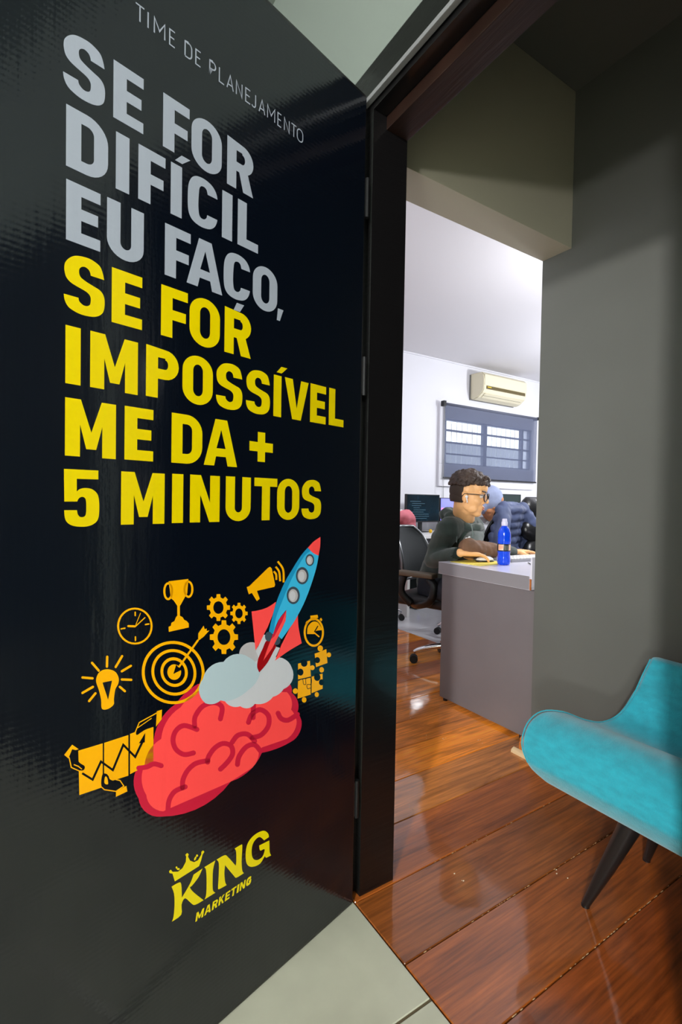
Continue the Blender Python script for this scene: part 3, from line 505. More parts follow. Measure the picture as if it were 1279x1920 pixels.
ART=[
('brain_outline','crimson',1,[[(4611,7175),(4690,7155),(4765,7129),(4836,7098),(4902,7062),(4963,7021),(5019,6976),(5070,6926),(5168,6886),(5255,6833),(5329,6768),(5391,6691),(5440,6605),(5474,6509),(5495,6406),(5570,6385),(5637,6350),(5692,6303),(5736,6245),(5767,6176),(5785,6099),(5790,6015),(5824,5954),(5845,5884),(5854,5807),(5851,5724),(5834,5636),(5805,5547),(5765,5458),(5746,5369),(5710,5278),(5658,5190),(5591,5107),(5513,5034),(5428,4976),(5339,4934),(5112,4842),(4881,4777),(4650,4743),(4424,4743),(4209,4778),(4010,4849),(3833,4956),(3690,4944),(3552,4951),(3423,4976),(3305,5019),(3199,5081),(3110,5160),(3037,5255),(2903,5229),(2769,5208),(2635,5195),(2501,5188),(2368,5188),(2237,5196),(2108,5210),(2041,5235),(1983,5270),(1936,5315),(1901,5369),(1878,5430),(1869,5497),(1873,5570),(1885,5606),(1899,5642),(1916,5679),(1936,5715),(1959,5751),(1984,5787),(2011,5821),(1984,5884),(1976,5955),(1988,6032),(2017,6111),(2064,6190),(2127,6264),(2202,6333),(2194,6361),(2191,6391),(2195,6423),(2204,6456),(2218,6489),(2238,6522),(2263,6553)]]),
('brain','coral',2,[[(4609,7039),(4672,7022),(4732,7000),(4788,6974),(4841,6945),(4889,6911),(4934,6873),(4974,6832),(5064,6800),(5144,6755),(5212,6697),(5267,6629),(5310,6551),(5338,6464),(5353,6369),(5427,6347),(5493,6314),(5549,6269),(5595,6214),(5629,6150),(5652,6077),(5664,5998),(5691,5936),(5707,5867),(5712,5792),(5707,5712),(5690,5629),(5663,5544),(5625,5459),(5612,5389),(5587,5316),(5548,5244),(5499,5175),(5440,5113),(5374,5059),(5304,5017),(3833,4956),(3302,5027),(3257,5048),(3218,5074),(3185,5107),(3158,5145),(3138,5188),(3125,5235),(3120,5286),(3039,5374),(2323,5313),(2251,5329),(2187,5355),(2133,5392),(2089,5437),(2056,5491),(2036,5553),(2029,5620),(2041,5667),(2058,5714),(2080,5762),(2106,5809),(2136,5856),(2170,5902),(2208,5947),(2188,6001),(2181,6062),(2188,6127),(2209,6194),(2242,6261),(2288,6326),(2344,6388)]]),
('brain_fold','crimson',3,[[(5764,5953),(5744,5947),(5714,5938),(5680,5929),(5643,5920),(5607,5913),(5574,5912),(5545,5916),(5521,5920),(5502,5921),(5486,5918),(5467,5910),(5440,5893),(5410,5873),(5383,5852),(5362,5838),(5344,5829),(5312,5832),(5301,5860),(5317,5897),(5334,5913),(5353,5926),(5381,5946),(5416,5970),(5455,5994),(5495,6011),(5532,6017),(5564,6015),(5590,6011),(5613,6008),(5634,6008),(5660,6013),(5692,6020),(5725,6029),(5754,6038),(5774,6043),(5791,6044),(5811,6026),(5807,5992),(5781,5961)]]),
('brain_fold','crimson',3,[[(4709,5920),(4738,5924),(4776,5928),(4817,5934),(4855,5943),(4885,5955),(4912,5972),(4943,5997),(4974,6025),(5000,6055),(5022,6084),(5039,6115),(5053,6149),(5065,6185),(5072,6219),(5074,6250),(5072,6280),(5066,6310),(5055,6338),(5041,6362),(5024,6381),(5003,6397),(4979,6410),(4952,6418),(4924,6420),(4896,6416),(4856,6399),(4801,6365),(4740,6325),(4684,6286),(4644,6259),(4623,6249),(4586,6251),(4572,6281),(4589,6320),(4607,6336),(4646,6362),(4703,6401),(4769,6444),(4837,6484),(4901,6511),(4956,6520),(5003,6516),(5043,6503),(5076,6485),(5104,6463),(5128,6436),(5147,6403),(5161,6365),(5170,6326),(5173,6285),(5169,6242),(5160,6196),(5145,6148),(5125,6102),(5100,6056),(5068,6013),(5031,5972),(4991,5933),(4947,5898),(4900,5868),(4849,5846),(4796,5834),(4748,5827),(4709,5822),(4682,5818),(4663,5820),(4643,5843),(4654,5882),(4689,5914)]]),
('brain_fold','crimson',3,[[(4624,6357),(4625,6384),(4629,6421),(4631,6461),(4628,6497),(4619,6528),(4600,6558),(4574,6591),(4542,6622),(4507,6648),(4471,6665),(4431,6674),(4384,6677),(4333,6675),(4284,6668),(4245,6657),(4211,6642),(4179,6623),(4152,6601),(4133,6579),(4123,6561),(4119,6533),(4124,6489),(4137,6440),(4150,6395),(4158,6363),(4158,6343),(4134,6304),(4091,6282),(4055,6291),(4046,6306),(4038,6337),(4024,6383),(4010,6438),(4003,6498),(4011,6558),(4041,6613),(4083,6659),(4132,6699),(4185,6730),(4239,6753),(4297,6768),(4359,6777),(4421,6779),(4481,6775),(4536,6762),(4584,6739),(4626,6707),(4664,6671),(4694,6632),(4719,6592),(4732,6546),(4736,6496),(4734,6450),(4730,6413),(4729,6388),(4724,6368),(4694,6334),(4654,6322),(4627,6340)]]),
('brain_fold','crimson',3,[[(3349,6003),(3338,6025),(3325,6056),(3309,6089),(3291,6117),(3270,6136),(3242,6150),(3205,6163),(3167,6171),(3132,6172),(3107,6166),(3078,6152),(3037,6123),(2995,6087),(2960,6049),(2938,6016),(2925,5984),(2918,5944),(2918,5902),(2924,5862),(2937,5828),(2958,5799),(2988,5771),(3024,5746),(3064,5727),(3101,5715),(3140,5711),(3189,5715),(3242,5724),(3292,5733),(3327,5739),(3350,5739),(3376,5714),(3365,5671),(3324,5635),(3298,5626),(3264,5621),(3215,5611),(3153,5600),(3086,5594),(3025,5599),(2972,5616),(2922,5640),(2876,5670),(2836,5706),(2807,5748),(2789,5795),(2780,5849),(2780,5907),(2791,5967),(2815,6027),(2856,6086),(2909,6143),(2969,6195),(3034,6239),(3101,6272),(3168,6286),(3229,6284),(3283,6272),(3330,6255),(3371,6234),(3404,6204),(3429,6166),(3447,6128),(3460,6097),(3470,6076),(3473,6056),(3451,6014),(3405,5986),(3361,5989)]]),
('brain_fold','crimson',3,[[(3346,6469),(3347,6416),(3349,6338),(3351,6253),(3352,6175),(3353,6122),(3348,6100),(3314,6060),(3265,6044),(3229,6060),(3224,6078),(3222,6131),(3221,6210),(3219,6296),(3218,6375),(3217,6428),(3222,6450),(3256,6489),(3306,6504),(3341,6487)]]),
('brain_fold','crimson',3,[[(2662,5984),(2652,5964),(2638,5934),(2618,5895),(2590,5850),(2551,5807),(2507,5772),(2459,5740),(2404,5710),(2342,5686),(2276,5671),(2205,5671),(2132,5680),(2063,5694),(2005,5708),(1965,5716),(1944,5726),(1935,5767),(1970,5813),(2028,5839),(2055,5838),(2096,5829),(2153,5816),(2216,5802),(2275,5794),(2317,5794),(2347,5800),(2379,5813),(2410,5829),(2440,5849),(2462,5866),(2477,5883),(2492,5907),(2507,5936),(2521,5966),(2532,5989),(2549,6012),(2600,6042),(2649,6041),(2668,6008)]]),
('brain_fold','crimson',3,[[(3766,5714),(3747,5730),(3723,5753),(3695,5776),(3667,5793),(3641,5801),(3610,5802),(3570,5798),(3528,5788),(3489,5774),(3458,5758),(3427,5733),(3389,5692),(3348,5643),(3312,5596),(3285,5562),(3264,5543),(3214,5523),(3177,5537),(3175,5577),(3189,5600),(3215,5632),(3253,5680),(3299,5736),(3353,5793),(3414,5842),(3476,5874),(3538,5895),(3597,5908),(3653,5914),(3705,5912),(3752,5898),(3792,5873),(3824,5846),(3848,5822),(3865,5807),(3874,5792),(3866,5752),(3828,5716),(3783,5706)]]),
('brain_fold','crimson',3,[[(3615,5217),(3611,5240),(3608,5271),(3603,5304),(3595,5335),(3581,5361),(3558,5388),(3527,5418),(3492,5445),(3455,5467),(3422,5481),(3389,5487),(3353,5487),(3319,5483),(3288,5474),(3267,5465),(3248,5450),(3220,5420),(3190,5379),(3162,5339),(3140,5310),(3119,5289),(3069,5267),(3030,5278),(3025,5317),(3038,5341),(3058,5367),(3087,5408),(3125,5458),(3173,5510),(3230,5554),(3289,5581),(3345,5596),(3400,5602),(3452,5601),(3501,5592),(3547,5573),(3591,5546),(3631,5514),(3665,5481),(3694,5447),(3713,5409),(3725,5368),(3731,5329),(3734,5298),(3737,5278),(3734,5256),(3705,5214),(3659,5191),(3622,5201)]]),
('brain_fold','crimson',3,[[(4048,5261),(4025,5271),(3992,5284),(3953,5301),(3913,5321),(3877,5341),(3846,5363),(3815,5386),(3784,5412),(3758,5443),(3741,5480),(3735,5523),(3738,5570),(3749,5619),(3768,5669),(3799,5718),(3842,5761),(3892,5798),(3944,5829),(3998,5853),(4050,5870),(4100,5876),(4147,5874),(4191,5867),(4232,5855),(4269,5841),(4304,5821),(4337,5796),(4366,5769),(4391,5742),(4412,5715),(4426,5687),(4434,5657),(4438,5630),(4439,5609),(4441,5596),(4438,5576),(4412,5537),(4370,5517),(4337,5527),(4331,5543),(4329,5558),(4328,5578),(4325,5599),(4320,5618),(4310,5636),(4294,5657),(4272,5681),(4246,5705),(4219,5725),(4191,5740),(4160,5752),(4127,5761),(4092,5767),(4060,5768),(4031,5764),(4001,5754),(3966,5738),(3931,5717),(3904,5697),(3887,5679),(3875,5661),(3865,5634),(3858,5603),(3856,5572),(3860,5547),(3869,5526),(3887,5504),(3912,5482),(3940,5461),(3969,5442),(4000,5423),(4036,5405),(4073,5389),(4106,5375),(4129,5365),(4142,5354),(4142,5316),(4111,5277),(4067,5258)]]),
('brain_fold','crimson',3,[[(4386,5650),(4424,5658),(4479,5671),(4543,5685),(4608,5695),(4666,5698),(4714,5692),(4756,5680),(4793,5664),(4827,5645),(4857,5623),(4885,5598),(4909,5568),(4930,5536),(4947,5504),(4961,5470),(4969,5433),(4972,5394),(4972,5357),(4970,5327),(4970,5307),(4966,5287),(4938,5250),(4899,5234),(4872,5248),(4868,5264),(4869,5286),(4870,5316),(4870,5348),(4868,5379),(4862,5406),(4851,5432),(4836,5460),(4818,5487),(4798,5512),(4774,5533),(4749,5551),(4720,5567),(4689,5580),(4656,5589),(4620,5593),(4576,5591),(4519,5581),(4459,5568),(4404,5555),(4365,5546),(4345,5546),(4321,5567),(4330,5607),(4364,5641)]]),
('brain_fold','crimson',3,[[(4880,5335),(4910,5338),(4955,5342),(5008,5346),(5061,5345),(5108,5336),(5144,5318),(5174,5294),(5200,5266),(5221,5233),(5238,5195),(5250,5147),(5255,5091),(5258,5036),(5259,4988),(5260,4956),(5257,4937),(5232,4899),(5195,4880),(5168,4891),(5163,4907),(5162,4940),(5161,4988),(5159,5041),(5153,5090),(5144,5128),(5131,5157),(5113,5184),(5093,5206),(5070,5224),(5044,5237),(5012,5243),(4968,5243),(4920,5239),(4875,5234),(4843,5232),(4826,5234),(4810,5260),(4824,5300),(4860,5330)]]),
('smoke_cloud','cloudgrey',4,[[(3669,7556),(3652,7619),(3614,7672),(3558,7710),(3487,7732),(3405,7735),(3319,7719),(3234,7685),(3205,7621),(3181,7557),(3160,7492),(3144,7427),(3132,7362),(3124,7298),(3121,7234),(3459,7313)]]),
('smoke_cloud','cloudwhite',5,[[(3997,6657),(3959,6607),(3913,6562),(3860,6523),(3803,6491),(3743,6468),(3682,6454),(3624,6450),(3573,6409),(3516,6376),(3455,6353),(3395,6343),(3338,6346),(3289,6361),(3250,6389),(3172,6358),(3092,6336),(3014,6326),(2938,6327),(2868,6339),(2805,6363),(2752,6398),(2700,6395),(2650,6398),(2602,6406),(2558,6419),(2517,6437),(2481,6459),(2450,6486),(2353,6499),(2270,6533),(2207,6586),(2168,6656),(2156,6737),(2171,6826),(2213,6916),(2257,6995),(2319,7070),(2396,7136),(2484,7191),(2578,7232),(2674,7257),(2767,7266),(3216,7306),(4001,6966)]]),
('smoke_cloud','cloudblue',6,[[(4453,6758),(4513,6829),(4559,6907),(4586,6986),(4595,7063),(4585,7135),(4556,7198),(4510,7249),(4485,7320),(4444,7381),(4387,7430),(4316,7465),(4233,7484),(4143,7487),(4047,7473),(3985,7522),(3909,7553),(3819,7567),(3722,7560),(3622,7535),(3523,7491),(3431,7430),(3366,7386),(3305,7337),(3251,7282),(3204,7223),(3165,7160),(3136,7096),(3117,7032),(3137,6972),(3165,6917),(3202,6868),(3247,6824),(3299,6788),(3357,6758),(3420,6736),(3490,6703),(3565,6677),(3643,6658),(3725,6646),(3808,6641),(3894,6643),(3980,6652),(4107,6713),(4149,6695),(4196,6686),(4246,6685),(4298,6692),(4351,6707),(4403,6729)]]),
('rocket_fin','coral',7,[[(3369,8380),(3349,8379),(3321,8378),(3288,8376),(3250,8375),(3210,8376),(3165,8378),(3116,8380),(3063,8384),(3010,8391),(2958,8401),(2903,8416),(2845,8436),(2788,8458),(2739,8478),(2705,8492),(2716,8456),(2732,8405),(2751,8347),(2772,8287),(2792,8235),(2813,8189),(2835,8147),(2858,8105),(2880,8064),(2903,8023),(2922,7982),(2940,7943),(2958,7903),(2981,7860),(3012,7814),(3055,7758),(3110,7694),(3167,7630),(3217,7574),(3251,7536),(3269,7665),(3296,7855),(3325,8065),(3351,8253)]]),
('rocket_fin','coral',7,[[(2048,8117),(2046,8077),(2044,8023),(2041,7957),(2034,7887),(2024,7815),(2005,7735),(1980,7643),(1954,7551),(1929,7470),(1913,7414),(1972,7400),(2055,7382),(2150,7360),(2247,7337),(2335,7314),(2420,7288),(2509,7259),(2593,7230),(2664,7205),(2714,7188),(2696,7218),(2671,7260),(2641,7309),(2609,7363),(2578,7418),(2547,7477),(2514,7542),(2480,7608),(2446,7671),(2412,7726),(2379,7770),(2345,7807),(2311,7839),(2277,7872),(2241,7907),(2201,7951),(2156,7999),(2113,8046),(2075,8088)]]),
('rocket_shadow','black',8,[[(2791,8158),(3043,7820),(2914,7745),(2754,7946)],[(2275,7860),(2747,7531),(2578,7444),(2445,7627)]]),
('exhaust_strip','cloudwhite',9,[[(3034,7831),(2898,7767),(3145,7312),(3242,7509)],[(2730,7515),(2578,7444),(2741,7194),(2873,7250)]]),
('flame','darkred',10,[[(2945,7687),(2978,7674),(3005,7644),(3027,7604),(3048,7561),(3070,7522),(3094,7487),(3118,7452),(3141,7415),(3161,7380),(3177,7344),(3189,7310),(3198,7275),(3204,7240),(3206,7207),(3205,7175),(3198,7144),(3185,7111),(3170,7080),(3156,7054),(3147,7036),(3118,7056),(3076,7083),(3028,7116),(2979,7152),(2937,7188),(2900,7225),(2865,7265),(2833,7306),(2803,7346),(2777,7383),(2751,7416),(2724,7446),(2701,7475),(2691,7504),(2697,7534),(2728,7570),(2780,7611),(2840,7649),(2899,7677)]]),
('rocket_body','cyan',11,[[(1773,9629),(1827,9588),(1904,9529),(1984,9458),(2064,9375),(2148,9280),(2231,9183),(2312,9089),(2393,8993),(2469,8891),(2540,8780),(2607,8664),(2666,8551),(2714,8446),(2754,8343),(2792,8235),(2834,8104),(2873,7969),(2900,7875),(2866,7850),(2819,7816),(2785,7791),(2750,7866),(2700,7971),(2640,8068),(2562,8147),(2475,8218),(2412,8267),(2409,8209),(2408,8126),(2429,8032),(2491,7920),(2574,7800),(2634,7716),(2603,7691),(2561,7656),(2531,7631),(2472,7682),(2389,7756),(2310,7827),(2251,7880),(2197,7931),(2136,7996),(2058,8087),(1971,8194),(1887,8309),(1811,8430),(1738,8559),(1670,8692),(1602,8835),(1539,8982),(1486,9117),(1449,9239),(1424,9348),(1407,9423),(1455,9441),(1524,9467),(1592,9499),(1659,9544),(1726,9594)]]),
('rocket_body_shade','bluedark',12,[[(1773,9629),(1827,9588),(1904,9529),(1984,9458),(2064,9375),(2148,9280),(2231,9183),(2312,9089),(2393,8993),(2469,8891),(2540,8780),(2607,8664),(2666,8551),(2714,8446),(2754,8343),(2792,8235),(2834,8104),(2873,7969),(2900,7875),(2869,7843),(2825,7804),(2785,7810),(2759,7893),(2737,8021),(2708,8144),(2668,8239),(2620,8329),(2563,8433),(2492,8564),(2411,8710),(2330,8849),(2249,8974),(2167,9091),(2088,9197),(2013,9294),(1942,9380),(1874,9450),(1800,9497),(1729,9526),(1688,9553),(1700,9583),(1741,9610)]]),
('rocket_nose','coral',12,[[(1362,9863),(1361,9832),(1360,9789),(1360,9739),(1361,9687),(1365,9639),(1372,9591),(1384,9539),(1396,9490),(1407,9448),(1415,9418),(1439,9427),(1473,9439),(1512,9454),(1553,9472),(1591,9491),(1630,9516),(1673,9546),(1713,9577),(1748,9605),(1773,9623),(1750,9642),(1718,9668),(1680,9699),(1639,9730),(1597,9757),(1550,9781),(1496,9806),(1442,9829),(1395,9849)]]),
('porthole_ring','slate',13,[[(1561,9323),(1563,9295),(1570,9270),(1583,9246),(1600,9226),(1621,9210),(1646,9200),(1672,9194),(1699,9193),(1727,9199),(1753,9209),(1778,9224),(1799,9243),(1817,9265),(1830,9290),(1839,9317),(1842,9345),(1840,9371),(1832,9397),(1820,9420),(1803,9440),(1783,9456),(1759,9467),(1733,9473),(1706,9474),(1678,9469),(1651,9460),(1627,9445),(1605,9426),(1586,9403),(1573,9378),(1564,9351)]]),
('porthole','cloudgrey',14,[[(1604,9321),(1606,9300),(1611,9281),(1620,9264),(1633,9249),(1648,9238),(1665,9229),(1684,9225),(1704,9225),(1724,9228),(1743,9236),(1760,9247),(1776,9261),(1789,9278),(1798,9296),(1804,9316),(1807,9336),(1805,9356),(1800,9375),(1791,9392),(1779,9407),(1764,9419),(1747,9427),(1728,9432),(1708,9432),(1689,9429),(1669,9422),(1652,9411),(1636,9397),(1623,9380),(1613,9361),(1607,9341)]]),
('porthole_glint','cloudwhite',15,[[(1662,9320),(1663,9305),(1666,9290),(1671,9278),(1679,9266),(1689,9258),(1699,9251),(1711,9248),(1723,9248),(1736,9250),(1748,9255),(1759,9263),(1768,9274),(1776,9286),(1782,9300),(1786,9314),(1788,9329),(1787,9344),(1784,9358),(1778,9371),(1771,9382),(1761,9391),(1751,9398),(1739,9401),(1727,9402),(1714,9399),(1702,9394),(1691,9386),(1681,9376),(1673,9363),(1667,9350),(1663,9335)]]),
('porthole_ring','slate',13,[[(1736,8969),(1739,8930),(1750,8893),(1768,8860),(1793,8832),(1823,8810),(1858,8795),(1895,8788),(1934,8788),(1973,8797),(2010,8812),(2044,8834),(2075,8862),(2100,8895),(2118,8932),(2130,8970),(2135,9009),(2132,9047),(2121,9083),(2104,9116),(2080,9144),(2051,9166),(2018,9181),(1981,9190),(1942,9190),(1903,9183),(1865,9168),(1830,9146),(1799,9118),(1773,9085),(1754,9048),(1741,9009)]]),
('porthole','cloudgrey',14,[[(1797,8970),(1799,8941),(1807,8913),(1820,8889),(1837,8868),(1859,8852),(1884,8841),(1911,8835),(1939,8836),(1966,8841),(1993,8853),(2018,8869),(2040,8890),(2058,8914),(2072,8941),(2080,8970),(2084,8999),(2081,9027),(2074,9054),(2061,9078),(2044,9099),(2023,9115),(1999,9126),(1972,9132),(1945,9133),(1917,9127),(1889,9116),(1864,9100),(1842,9080),(1823,9055),(1809,9028),(1800,8999)]]),
('porthole_glint','cloudwhite',15,[[(1870,8972),(1871,8950),(1876,8930),(1884,8911),(1895,8896),(1908,8884),(1923,8875),(1940,8871),(1958,8870),(1975,8874),(1992,8882),(2007,8894),(2021,8909),(2033,8927),(2041,8947),(2047,8968),(2049,8990),(2047,9011),(2043,9031),(2035,9049),(2024,9065),(2011,9077),(1996,9086),(1979,9090),(1962,9091),(1945,9087),(1928,9079),(1912,9068),(1898,9053),(1887,9035),(1878,9015),(1872,8993)]]),
('porthole_ring','slate',13,[[(2006,8543),(2009,8504),(2020,8467),(2038,8434),(2063,8407),(2093,8386),(2127,8373),(2165,8367),(2204,8368),(2243,8378),(2280,8395),(2315,8418),(2345,8447),(2370,8480),(2388,8517),(2400,8556),(2405,8595),(2402,8633),(2391,8668),(2374,8700),(2350,8728),(2321,8749),(2287,8763),(2250,8770),(2212,8769),(2173,8761),(2135,8745),(2100,8722),(2068,8693),(2042,8660),(2023,8622),(2010,8583)]]),
('porthole','cloudgrey',14,[[(2066,8545),(2069,8516),(2076,8489),(2089,8465),(2107,8445),(2129,8430),(2153,8419),(2180,8415),(2208,8416),(2236,8422),(2263,8435),(2288,8452),(2310,8473),(2328,8498),(2342,8525),(2350,8554),(2353,8583),(2351,8611),(2344,8638),(2331,8661),(2314,8681),(2293,8697),(2269,8708),(2242,8713),(2214,8712),(2186,8706),(2159,8694),(2134,8678),(2111,8656),(2093,8631),(2079,8604),(2070,8575)]]),
('porthole_glint','cloudwhite',15,[[(2139,8549),(2140,8528),(2145,8508),(2153,8490),(2164,8475),(2177,8463),(2193,8455),(2209,8451),(2227,8451),(2244,8455),(2261,8464),(2277,8476),(2290,8492),(2302,8510),(2310,8530),(2316,8551),(2318,8573),(2317,8594),(2312,8614),(2304,8632),(2293,8647),(2280,8659),(2265,8667),(2249,8671),(2231,8671),(2214,8667),(2197,8658),(2181,8646),(2167,8631),(2155,8613),(2147,8593),(2141,8571)]]),
('nozzle','slate',12,[[(2787,7740),(2789,7720),(2795,7701),(2805,7684),(2818,7670),(2835,7660),(2854,7654),(2875,7652),(2896,7654),(2918,7661),(2939,7671),(2958,7685),(2975,7701),(2988,7720),(2999,7740),(3005,7762),(3008,7783),(3006,7803),(3000,7822),(2991,7839),(2977,7852),(2961,7863),(2942,7869),(2922,7871),(2900,7869),(2878,7863),(2858,7853),(2838,7840),(2821,7823),(2807,7804),(2796,7784),(2789,7762)]]),
('nozzle','slate',12,[[(2568,7612),(2569,7592),(2575,7574),(2585,7557),(2598,7544),(2614,7535),(2633,7529),(2653,7527),(2674,7529),(2695,7536),(2715,7546),(2733,7559),(2750,7575),(2763,7594),(2773,7613),(2780,7634),(2782,7655),(2780,7674),(2775,7693),(2765,7708),(2752,7722),(2737,7731),(2718,7737),(2698,7740),(2678,7738),(2657,7732),(2636,7722),(2617,7708),(2601,7692),(2587,7674),(2577,7654),(2570,7633)]]),
('rocket_keel','coral',13,[[(2412,8259),(2617,8090),(2785,7797),(2942,7495),(3047,7264),(2796,7490),(2617,7739),(2425,8032)]]),
('rocket_keel_shade','crimson',14,[[(2412,8259),(2617,8090),(2785,7797),(2842,7692),(2751,7739),(2538,8012)]]),
('megaphone','amber',2,[[(3497,8908),(3432,8919),(2940,9257),(2883,9277),(2836,9238),(2731,8869),(2754,8825),(3229,8796),(3151,8617),(3228,8578),(3363,8769),(3441,8749)]]),
('sound_wave','amber',2,[[(2797,9156),(2786,9146),(2772,9133),(2757,9118),(2744,9103),(2736,9089),(2731,9070),(2729,9044),(2728,9018),(2729,8993),(2728,8976),(2672,8970),(2672,8987),(2672,9011),(2672,9040),(2675,9069),(2682,9096),(2695,9120),(2713,9141),(2731,9158),(2746,9172),(2756,9181)]]),
('sound_wave','amber',2,[[(2747,9255),(2732,9239),(2710,9217),(2687,9193),(2666,9166),(2650,9137),(2640,9100),(2632,9054),(2627,9005),(2624,8962),(2621,8932),(2563,8929),(2566,8959),(2570,9002),(2575,9052),(2583,9102),(2596,9145),(2615,9181),(2641,9214),(2667,9241),(2689,9263),(2703,9278)]]),
('sound_wave','amber',2,[[(2690,9365),(2666,9340),(2631,9306),(2593,9266),(2560,9223),(2537,9179),(2524,9126),(2519,9062),(2518,8996),(2519,8938),(2519,8897),(2460,8890),(2461,8931),(2460,8989),(2461,9057),(2466,9125),(2481,9186),(2508,9238),(2547,9287),(2587,9330),(2622,9364),(2645,9389)]]),
('gear','amber',2,[[(3975,8600),(3906,8585),(3904,8498),(3974,8503),(3998,8447),(3953,8388),(4013,8337),(4066,8390),(4126,8375),(4131,8308),(4215,8322),(4222,8390),(4280,8424),(4330,8390),(4389,8458),(4348,8502),(4372,8564),(4437,8579),(4438,8662),(4373,8658),(4350,8713),(4393,8770),(4336,8821),(4285,8771),(4227,8787),(4222,8853),(4138,8843),(4131,8775),(4071,8742),(4019,8779),(3957,8710),(4001,8664)],[(4057,8564),(4061,8532),(4072,8503),(4091,8480),(4116,8464),(4144,8456),(4175,8456),(4206,8465),(4234,8482),(4259,8506),(4278,8535),(4290,8567),(4294,8599),(4291,8631),(4279,8659),(4261,8683),(4237,8699),(4209,8707),(4178,8707),(4147,8699),(4119,8682),(4093,8659),(4074,8630),(4062,8598)]]),
('gear','amber',2,[[(3521,8402),(3465,8389),(3464,8318),(3520,8322),(3539,8276),(3502,8228),(3551,8186),(3594,8229),(3642,8217),(3645,8163),(3714,8174),(3719,8230),(3767,8258),(3807,8230),(3855,8286),(3821,8323),(3841,8374),(3894,8387),(3895,8456),(3842,8452),(3824,8497),(3859,8544),(3812,8586),(3771,8545),(3724,8558),(3720,8612),(3652,8602),(3647,8546),(3598,8519),(3557,8549),(3507,8492),(3542,8455)],[(3589,8373),(3592,8347),(3601,8324),(3616,8306),(3635,8293),(3657,8286),(3681,8287),(3705,8294),(3728,8308),(3747,8327),(3762,8350),(3772,8376),(3775,8403),(3772,8428),(3764,8451),(3749,8470),(3730,8483),(3708,8490),(3684,8489),(3660,8482),(3638,8469),(3618,8450),(3603,8426),(3593,8400)]]),
('gear','amber',2,[[(3788,7981),(3701,7957),(3699,7847),(3787,7857),(3817,7786),(3760,7707),(3836,7646),(3903,7716),(3977,7700),(3983,7616),(4088,7639),(4096,7726),(4170,7772),(4232,7731),(4304,7821),(4253,7875),(4284,7955),(4364,7978),(4365,8083),(4285,8075),(4257,8144),(4309,8217),(4239,8279),(4176,8214),(4103,8232),(4098,8316),(3993,8298),(3984,8211),(3909,8167),(3844,8211),(3766,8120),(3821,8064)],[(3887,7938),(3892,7898),(3907,7862),(3931,7834),(3962,7815),(3999,7807),(4038,7810),(4078,7823),(4114,7846),(4145,7878),(4169,7915),(4185,7955),(4190,7997),(4186,8036),(4171,8071),(4148,8099),(4118,8118),(4082,8127),(4043,8126),(4003,8113),(3966,8091),(3934,8059),(3909,8022),(3893,7980)]]),
('stopwatch','amber',2,[[(1172,7530),(1177,7461),(1196,7398),(1227,7343),(1270,7298),(1322,7265),(1381,7245),(1445,7238),(1511,7246),(1577,7266),(1641,7299),(1699,7343),(1750,7396),(1792,7456),(1824,7521),(1843,7588),(1851,7656),(1846,7721),(1829,7782),(1800,7836),(1760,7881),(1711,7915),(1655,7937),(1592,7946),(1527,7942),(1460,7924),(1395,7894),(1335,7851),(1281,7799),(1236,7737),(1202,7670),(1181,7600)],[(1241,7542),(1245,7484),(1260,7431),(1285,7383),(1319,7344),(1360,7315),(1408,7297),(1459,7291),(1512,7296),(1566,7313),(1617,7340),(1664,7377),(1705,7422),(1739,7473),(1765,7528),(1781,7586),(1787,7644),(1783,7700),(1770,7752),(1746,7799),(1714,7837),(1674,7867),(1629,7886),(1578,7895),(1525,7892),(1472,7877),(1420,7851),(1371,7815),(1328,7771),(1292,7719),(1265,7662),(1248,7602)]]),
('stopwatch_knob','amber',2,[[(1644,8011),(1403,7995),(1381,7921),(1452,7916),(1451,7876),(1583,7890),(1584,7918),(1630,7917)]]),
('stopwatch_knob','amber',2,[[(1796,7871),(1748,7910),(1690,7853),(1746,7807)],[(1333,7876),(1281,7904),(1236,7846),(1279,7811)]]),
('stopwatch_face','amber',3,[[(1741,7594),(1740,7618),(1739,7653),(1737,7692),(1731,7730),(1718,7761),(1698,7786),(1671,7809),(1640,7829),(1608,7844),(1575,7852),(1541,7855),(1505,7851),(1468,7843),(1432,7829),(1398,7811),(1367,7785),(1336,7751),(1307,7714),(1283,7679),(1264,7652),(1252,7633),(1247,7620),(1246,7610),(1247,7603),(1246,7597),(1278,7601),(1323,7606),(1373,7612),(1420,7615),(1453,7613),(1472,7604),(1482,7589),(1486,7572),(1488,7557),(1491,7547),(1529,7554),(1586,7565),(1648,7577),(1704,7587)]]),
('stopwatch_hand','black',4,[[(1484,7595),(1377,7708),(1375,7712),(1378,7722),(1390,7729),(1403,7729),(1408,7726),(1515,7614),(1517,7610),(1514,7600),(1502,7593),(1489,7592)]]),
('stopwatch_hand','amber',4,[[(1532,7582),(1361,7448),(1353,7444),(1337,7442),(1326,7449),(1328,7461),(1333,7467),(1505,7601),(1513,7605),(1529,7607),(1539,7600),(1538,7588)]]),
('puzzle_piece','amber',2,[[(1480,7073),(1342,7077),(1081,7101),(1031,6744),(1174,6743),(1426,6737)]]),
('puzzle_piece','amber',2,[[(2014,6959),(1632,6940),(1593,6554),(2006,6590)]]),
('puzzle_piece','amber',2,[[(2006,6568),(1600,6525),(1591,6120),(2012,6142)]]),
('puzzle_piece','amber',2,[[(1570,6539),(1198,6525),(1189,6150),(1561,6145)]]),
('puzzle_knob','amber',2,[[(1200,7141),(1206,7114),(1226,7094),(1256,7084),(1291,7086),(1326,7099),(1356,7122),(1377,7150),(1384,7180),(1378,7206),(1359,7226),(1329,7236),(1294,7234),(1259,7221),(1228,7199),(1207,7171)]]),
